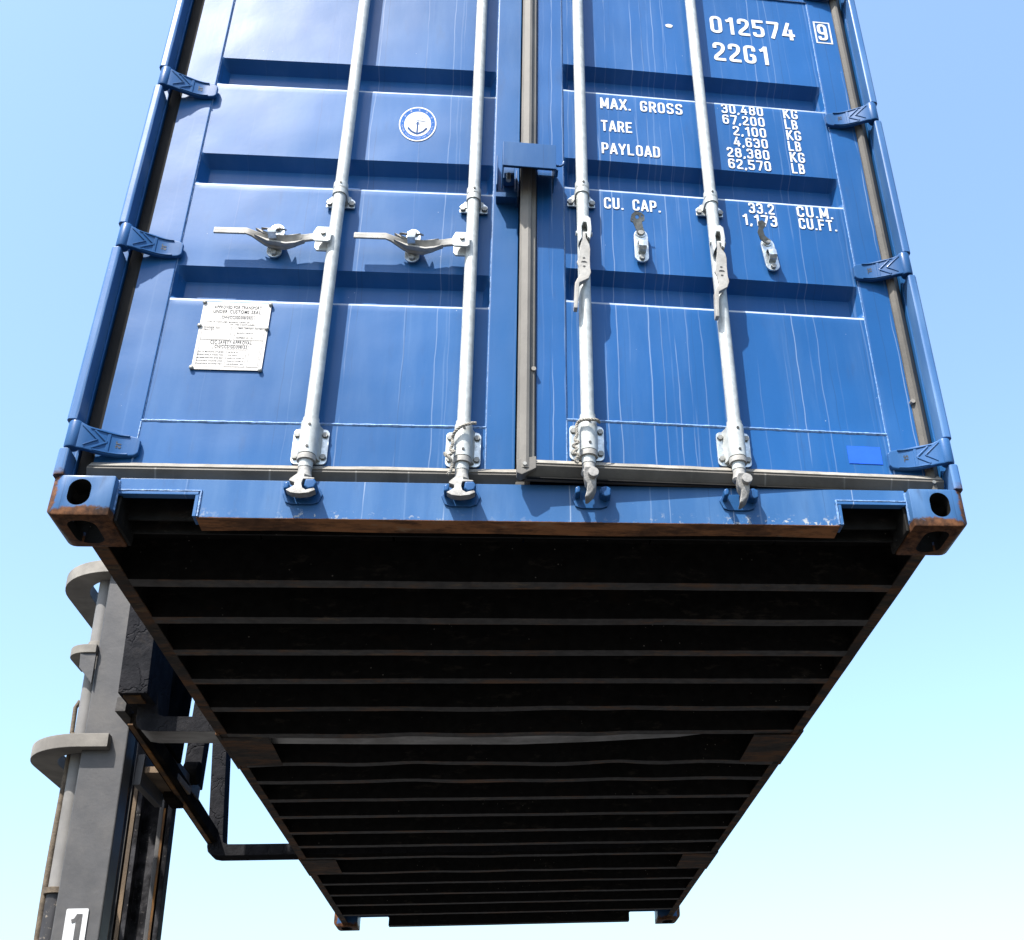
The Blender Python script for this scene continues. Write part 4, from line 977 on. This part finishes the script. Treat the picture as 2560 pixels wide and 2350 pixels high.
a = MB(); a.box(-1.722, -1.7165, 2.5995, 2.6155, -2.9, .05); fb('mast_grease_strip', a, 'orange')
a = MB(); a.box(-1.90, -1.70, 2.52, 3.24, -2.98, -2.80); fb('mast_foot', a, 'mast', bevel=.01)
a = MB(); a.box(-1.915, -1.89, 2.56, 3.2, -1.6, -1.45); fb('mast_crossbar', a, 'mast', bevel=.006)
# lift cylinder and hose, left of the near rail
fb('lift_cylinder', MB().tube([(-1.945, 2.60, z) for z in (-.385, .6, 1.3)], .038, 24), 'cyl')
fb('lift_cylinder', MB().tube([(-1.945, 2.60, z) for z in (-2.8, -1.5, -.405)], .040, 24), 'chip', label='lower cylinder tube with flaking black paint')
fb('cylinder_collar', MB().tube([(-1.945, 2.60, -.405), (-1.945, 2.60, -.380)], .052, 24), 'hose', bevel=.003)
fb('cylinder_collar', MB().tube([(-1.945, 2.60, .690), (-1.945, 2.60, .735)], .044, 24), 'dusty', bevel=.004)
fb('lift_rod', MB().tube([(-1.90, 2.62, .98), (-1.90, 2.62, 1.35)], .026, 20), 'grease')
hp = [(-1.992 + .004 * math.sin(z * 5), 2.60, z) for z in [-2.6 + .1 * i for i in range(30)]]
fb('hose', MB().tube([q for q in hp if q[2] < .35], .0135, 12), 'hose', bevel=0)
fb('hose', MB().tube([(-1.996, 2.60, .30), (-1.999, 2.60, .42), (-1.985, 2.60, .45), (-1.975, 2.60, .44)], .010, 10), 'hose')
# curved guards round the cylinder
def guard(z0, z1, xr, xl, yf, yb, w=.115, name='hose_guard', mt='dusty'):
    """bent flat plate: front edge, rounded corner, then a long arm running back beside the mast"""
    def arc(x0, y0, x1, y1, n=12):      # quarter ellipse from the front edge round to the left edge
        return [(x0 + (x1 - x0) * math.sin(math.pi / 2 * i / n), y1 + (y0 - y1) * math.cos(math.pi / 2 * i / n)) for i in range(n + 1)]
    xo = xr + (xl - xr) * .30
    o_ = [(xr, yf)] + arc(xo, yf, xl, yf + (xo - xl) * 1.0) + [(xl, yb)]
    i_ = [(xr, yf + w * .8)] + arc(xo, yf + w * .8, xl + w, yf + (xo - xl) * 1.0 + .01) + [(xl + w, yb)]
    N = len(o_); vs = [(x, y, z) for z in (z0, z1) for x, y in o_] + [(x, y, z) for z in (z0, z1) for x, y in i_]
    fs = []
    for k in range(N - 1):
        fs += [(k, k + 1, k + 1 + N, k + N), (2 * N + k, 2 * N + k + 1, 3 * N + k + 1, 3 * N + k), (k, k + 1, 2 * N + k + 1, 2 * N + k), (N + k, N + k + 1, 3 * N + k + 1, 3 * N + k)]
    fs += [(0, N, 3 * N, 2 * N), (N - 1, 2 * N - 1, 4 * N - 1, 3 * N - 1)]
    return fb(name, MB().add(vs, fs), mt, True, bevel=.004, angle=40)
guard(1.055, 1.120, -1.75, -2.190, 2.47, 3.32)
guard(.190, .252, -1.785, -2.190, 2.455, 3.16)
guard(.640, .682, -1.905, -2.045, 2.47, 2.72, .06, 'cylinder_clamp')
a = MB(); a.prism([(-1.975, .638), (-1.905, .638), (-1.905, .49), (-1.915, .505), (-1.970, .570)], 'y', 2.478, 2.492); fb('clamp_gusset', a, 'mast', bevel=.002)
# number panel on the near rail
stk = MB(); stk.prism(rrect(-1.858, -1.770, -.66, -.4815, .006), 'y', 2.4945, 2.4985); fb('number_panel', stk, 'white', label='white panel with a dark figure 1')
one = MB()
ribbon(one, [(-1.803, -.66), (-1.803, -.503)], .0115, False, lambda u, v: (u, 2.4930, v)); ribbon(one, [(-1.832, -.531), (-1.818, -.527), (-1.806, -.506)], .0075, False, lambda u, v: (u, 2.4925, v))
fb('number_figure', one, 'mast', smooth=False)
# carriage
cg_ = MB(); cg_.box(-1.558, -1.446, 1.790, 4.06, .195, .330); cg_.box(-1.558, -1.446, 1.790, 1.90, .330, 1.30)
cr = MB(); cr.box(-1.533, -1.424, 1.70, 2.02, .157, 1.30); cr.xf(lambda x, y, z: (x - .06 * (z - .157), y, z)); fb('carriage_end_plate', cr, 'cracked', False, bevel=.004, label='dark front plate of the carriage with cracked paint')
cr = MB(); cr.box(-1.556, -1.500, 1.98, 3.92, .110, .175); cr.xf(YAW); fb('carriage_bar', cr, 'dark', False, bevel=.004)
cr = MB(); cr.box(-1.545, -1.525, 1.92, 3.88, .1045, .1105); cr.xf(YAW); fb('carriage_wear_strip', cr, 'orange', False)
cr = MB(); cr.box(-1.600, -1.560, 1.90, 3.2, .155, .215); fb('carriage_bar', cr, 'flange', False, bevel=.003)
cr = MB(); cr.box(-1.518, -1.452, 1.722, 1.80, .1495, .1575); fb('carriage_wear_strip', cr, 'orange', False)
cr = MB(); cr.box(-1.60, -1.50, 1.84, 1.88, .07, .115); 
cr = MB(); cr.box(-1.668, -1.545, 2.62, 2.98, .120, .150); fb('roller_bracket', cr, 'grease_tan', False, bevel=.004)
cr = MB(); cr.box(-1.700, -1.668, 2.60, 2.98, .060, .200); fb('roller_bracket', cr, 'mast', False, bevel=.004)
cr = MB(); cr.box(-1.655, -1.600, 2.92, 3.10, .085, .150); fb('roller_bracket', cr, 'dark', False, bevel=.006)
cr = MB(); cr.tube([(-1.600, 3.02, .235), (-1.530, 3.02, .235)], .055, 24); fb('carriage_roller', cr, 'dark', False, bevel=.006)
cr = MB(); cr.box(-1.59, -1.50, 2.1, 2.75, .20, 1.3); cr.xf(YAW); fb('carriage_plate', cr, 'dark', False, bevel=.005)
cr = MB(); cr.box(-1.66, -1.575, 3.20, 3.30, .23, 1.3); fb('carriage_post', cr, 'cracked', False, bevel=.005)
def fork(yn, wd, tip, sl_):
    pts = [(tip, .092), (tip - .25, .062), (.30, .044), (0, .035), (-.60, .040), (-1.30, .049), (-1.43, .050), (-1.464, .056), (-1.484, .072), (-1.492, .100), (-1.494, .150), (-1.494 - sl_ * 1.1, 1.25), (-1.415 - sl_ * 1.1, 1.25), (-1.415, .150), (-1.408, .120), (-1.390, .112), (-1.30, .111), (tip - .35, .109), (tip, .102)]
    return pts
a = MB(); a.prism(fork(1.84, .15, .92, .18), 'y', 1.836, 1.985); fo = fb('fork', a, 'cracked', False, bevel=.004, label='near lifting fork reaching through the container pocket')
fo.data.materials.append(M['tine'])
for p_ in fo.data.polygons:
    if p_.normal.z < -.8: p_.material_index = 1
pts = [(x - .165 if x < -1.25 else x, max(z, .050) - .012) for x, z in fork(3.8, .14, .90, .10)]
a = MB(); a.prism(pts, 'y', 3.88, 4.01); fb('fork', a, 'cracked', False, bevel=.004, label='far lifting fork')
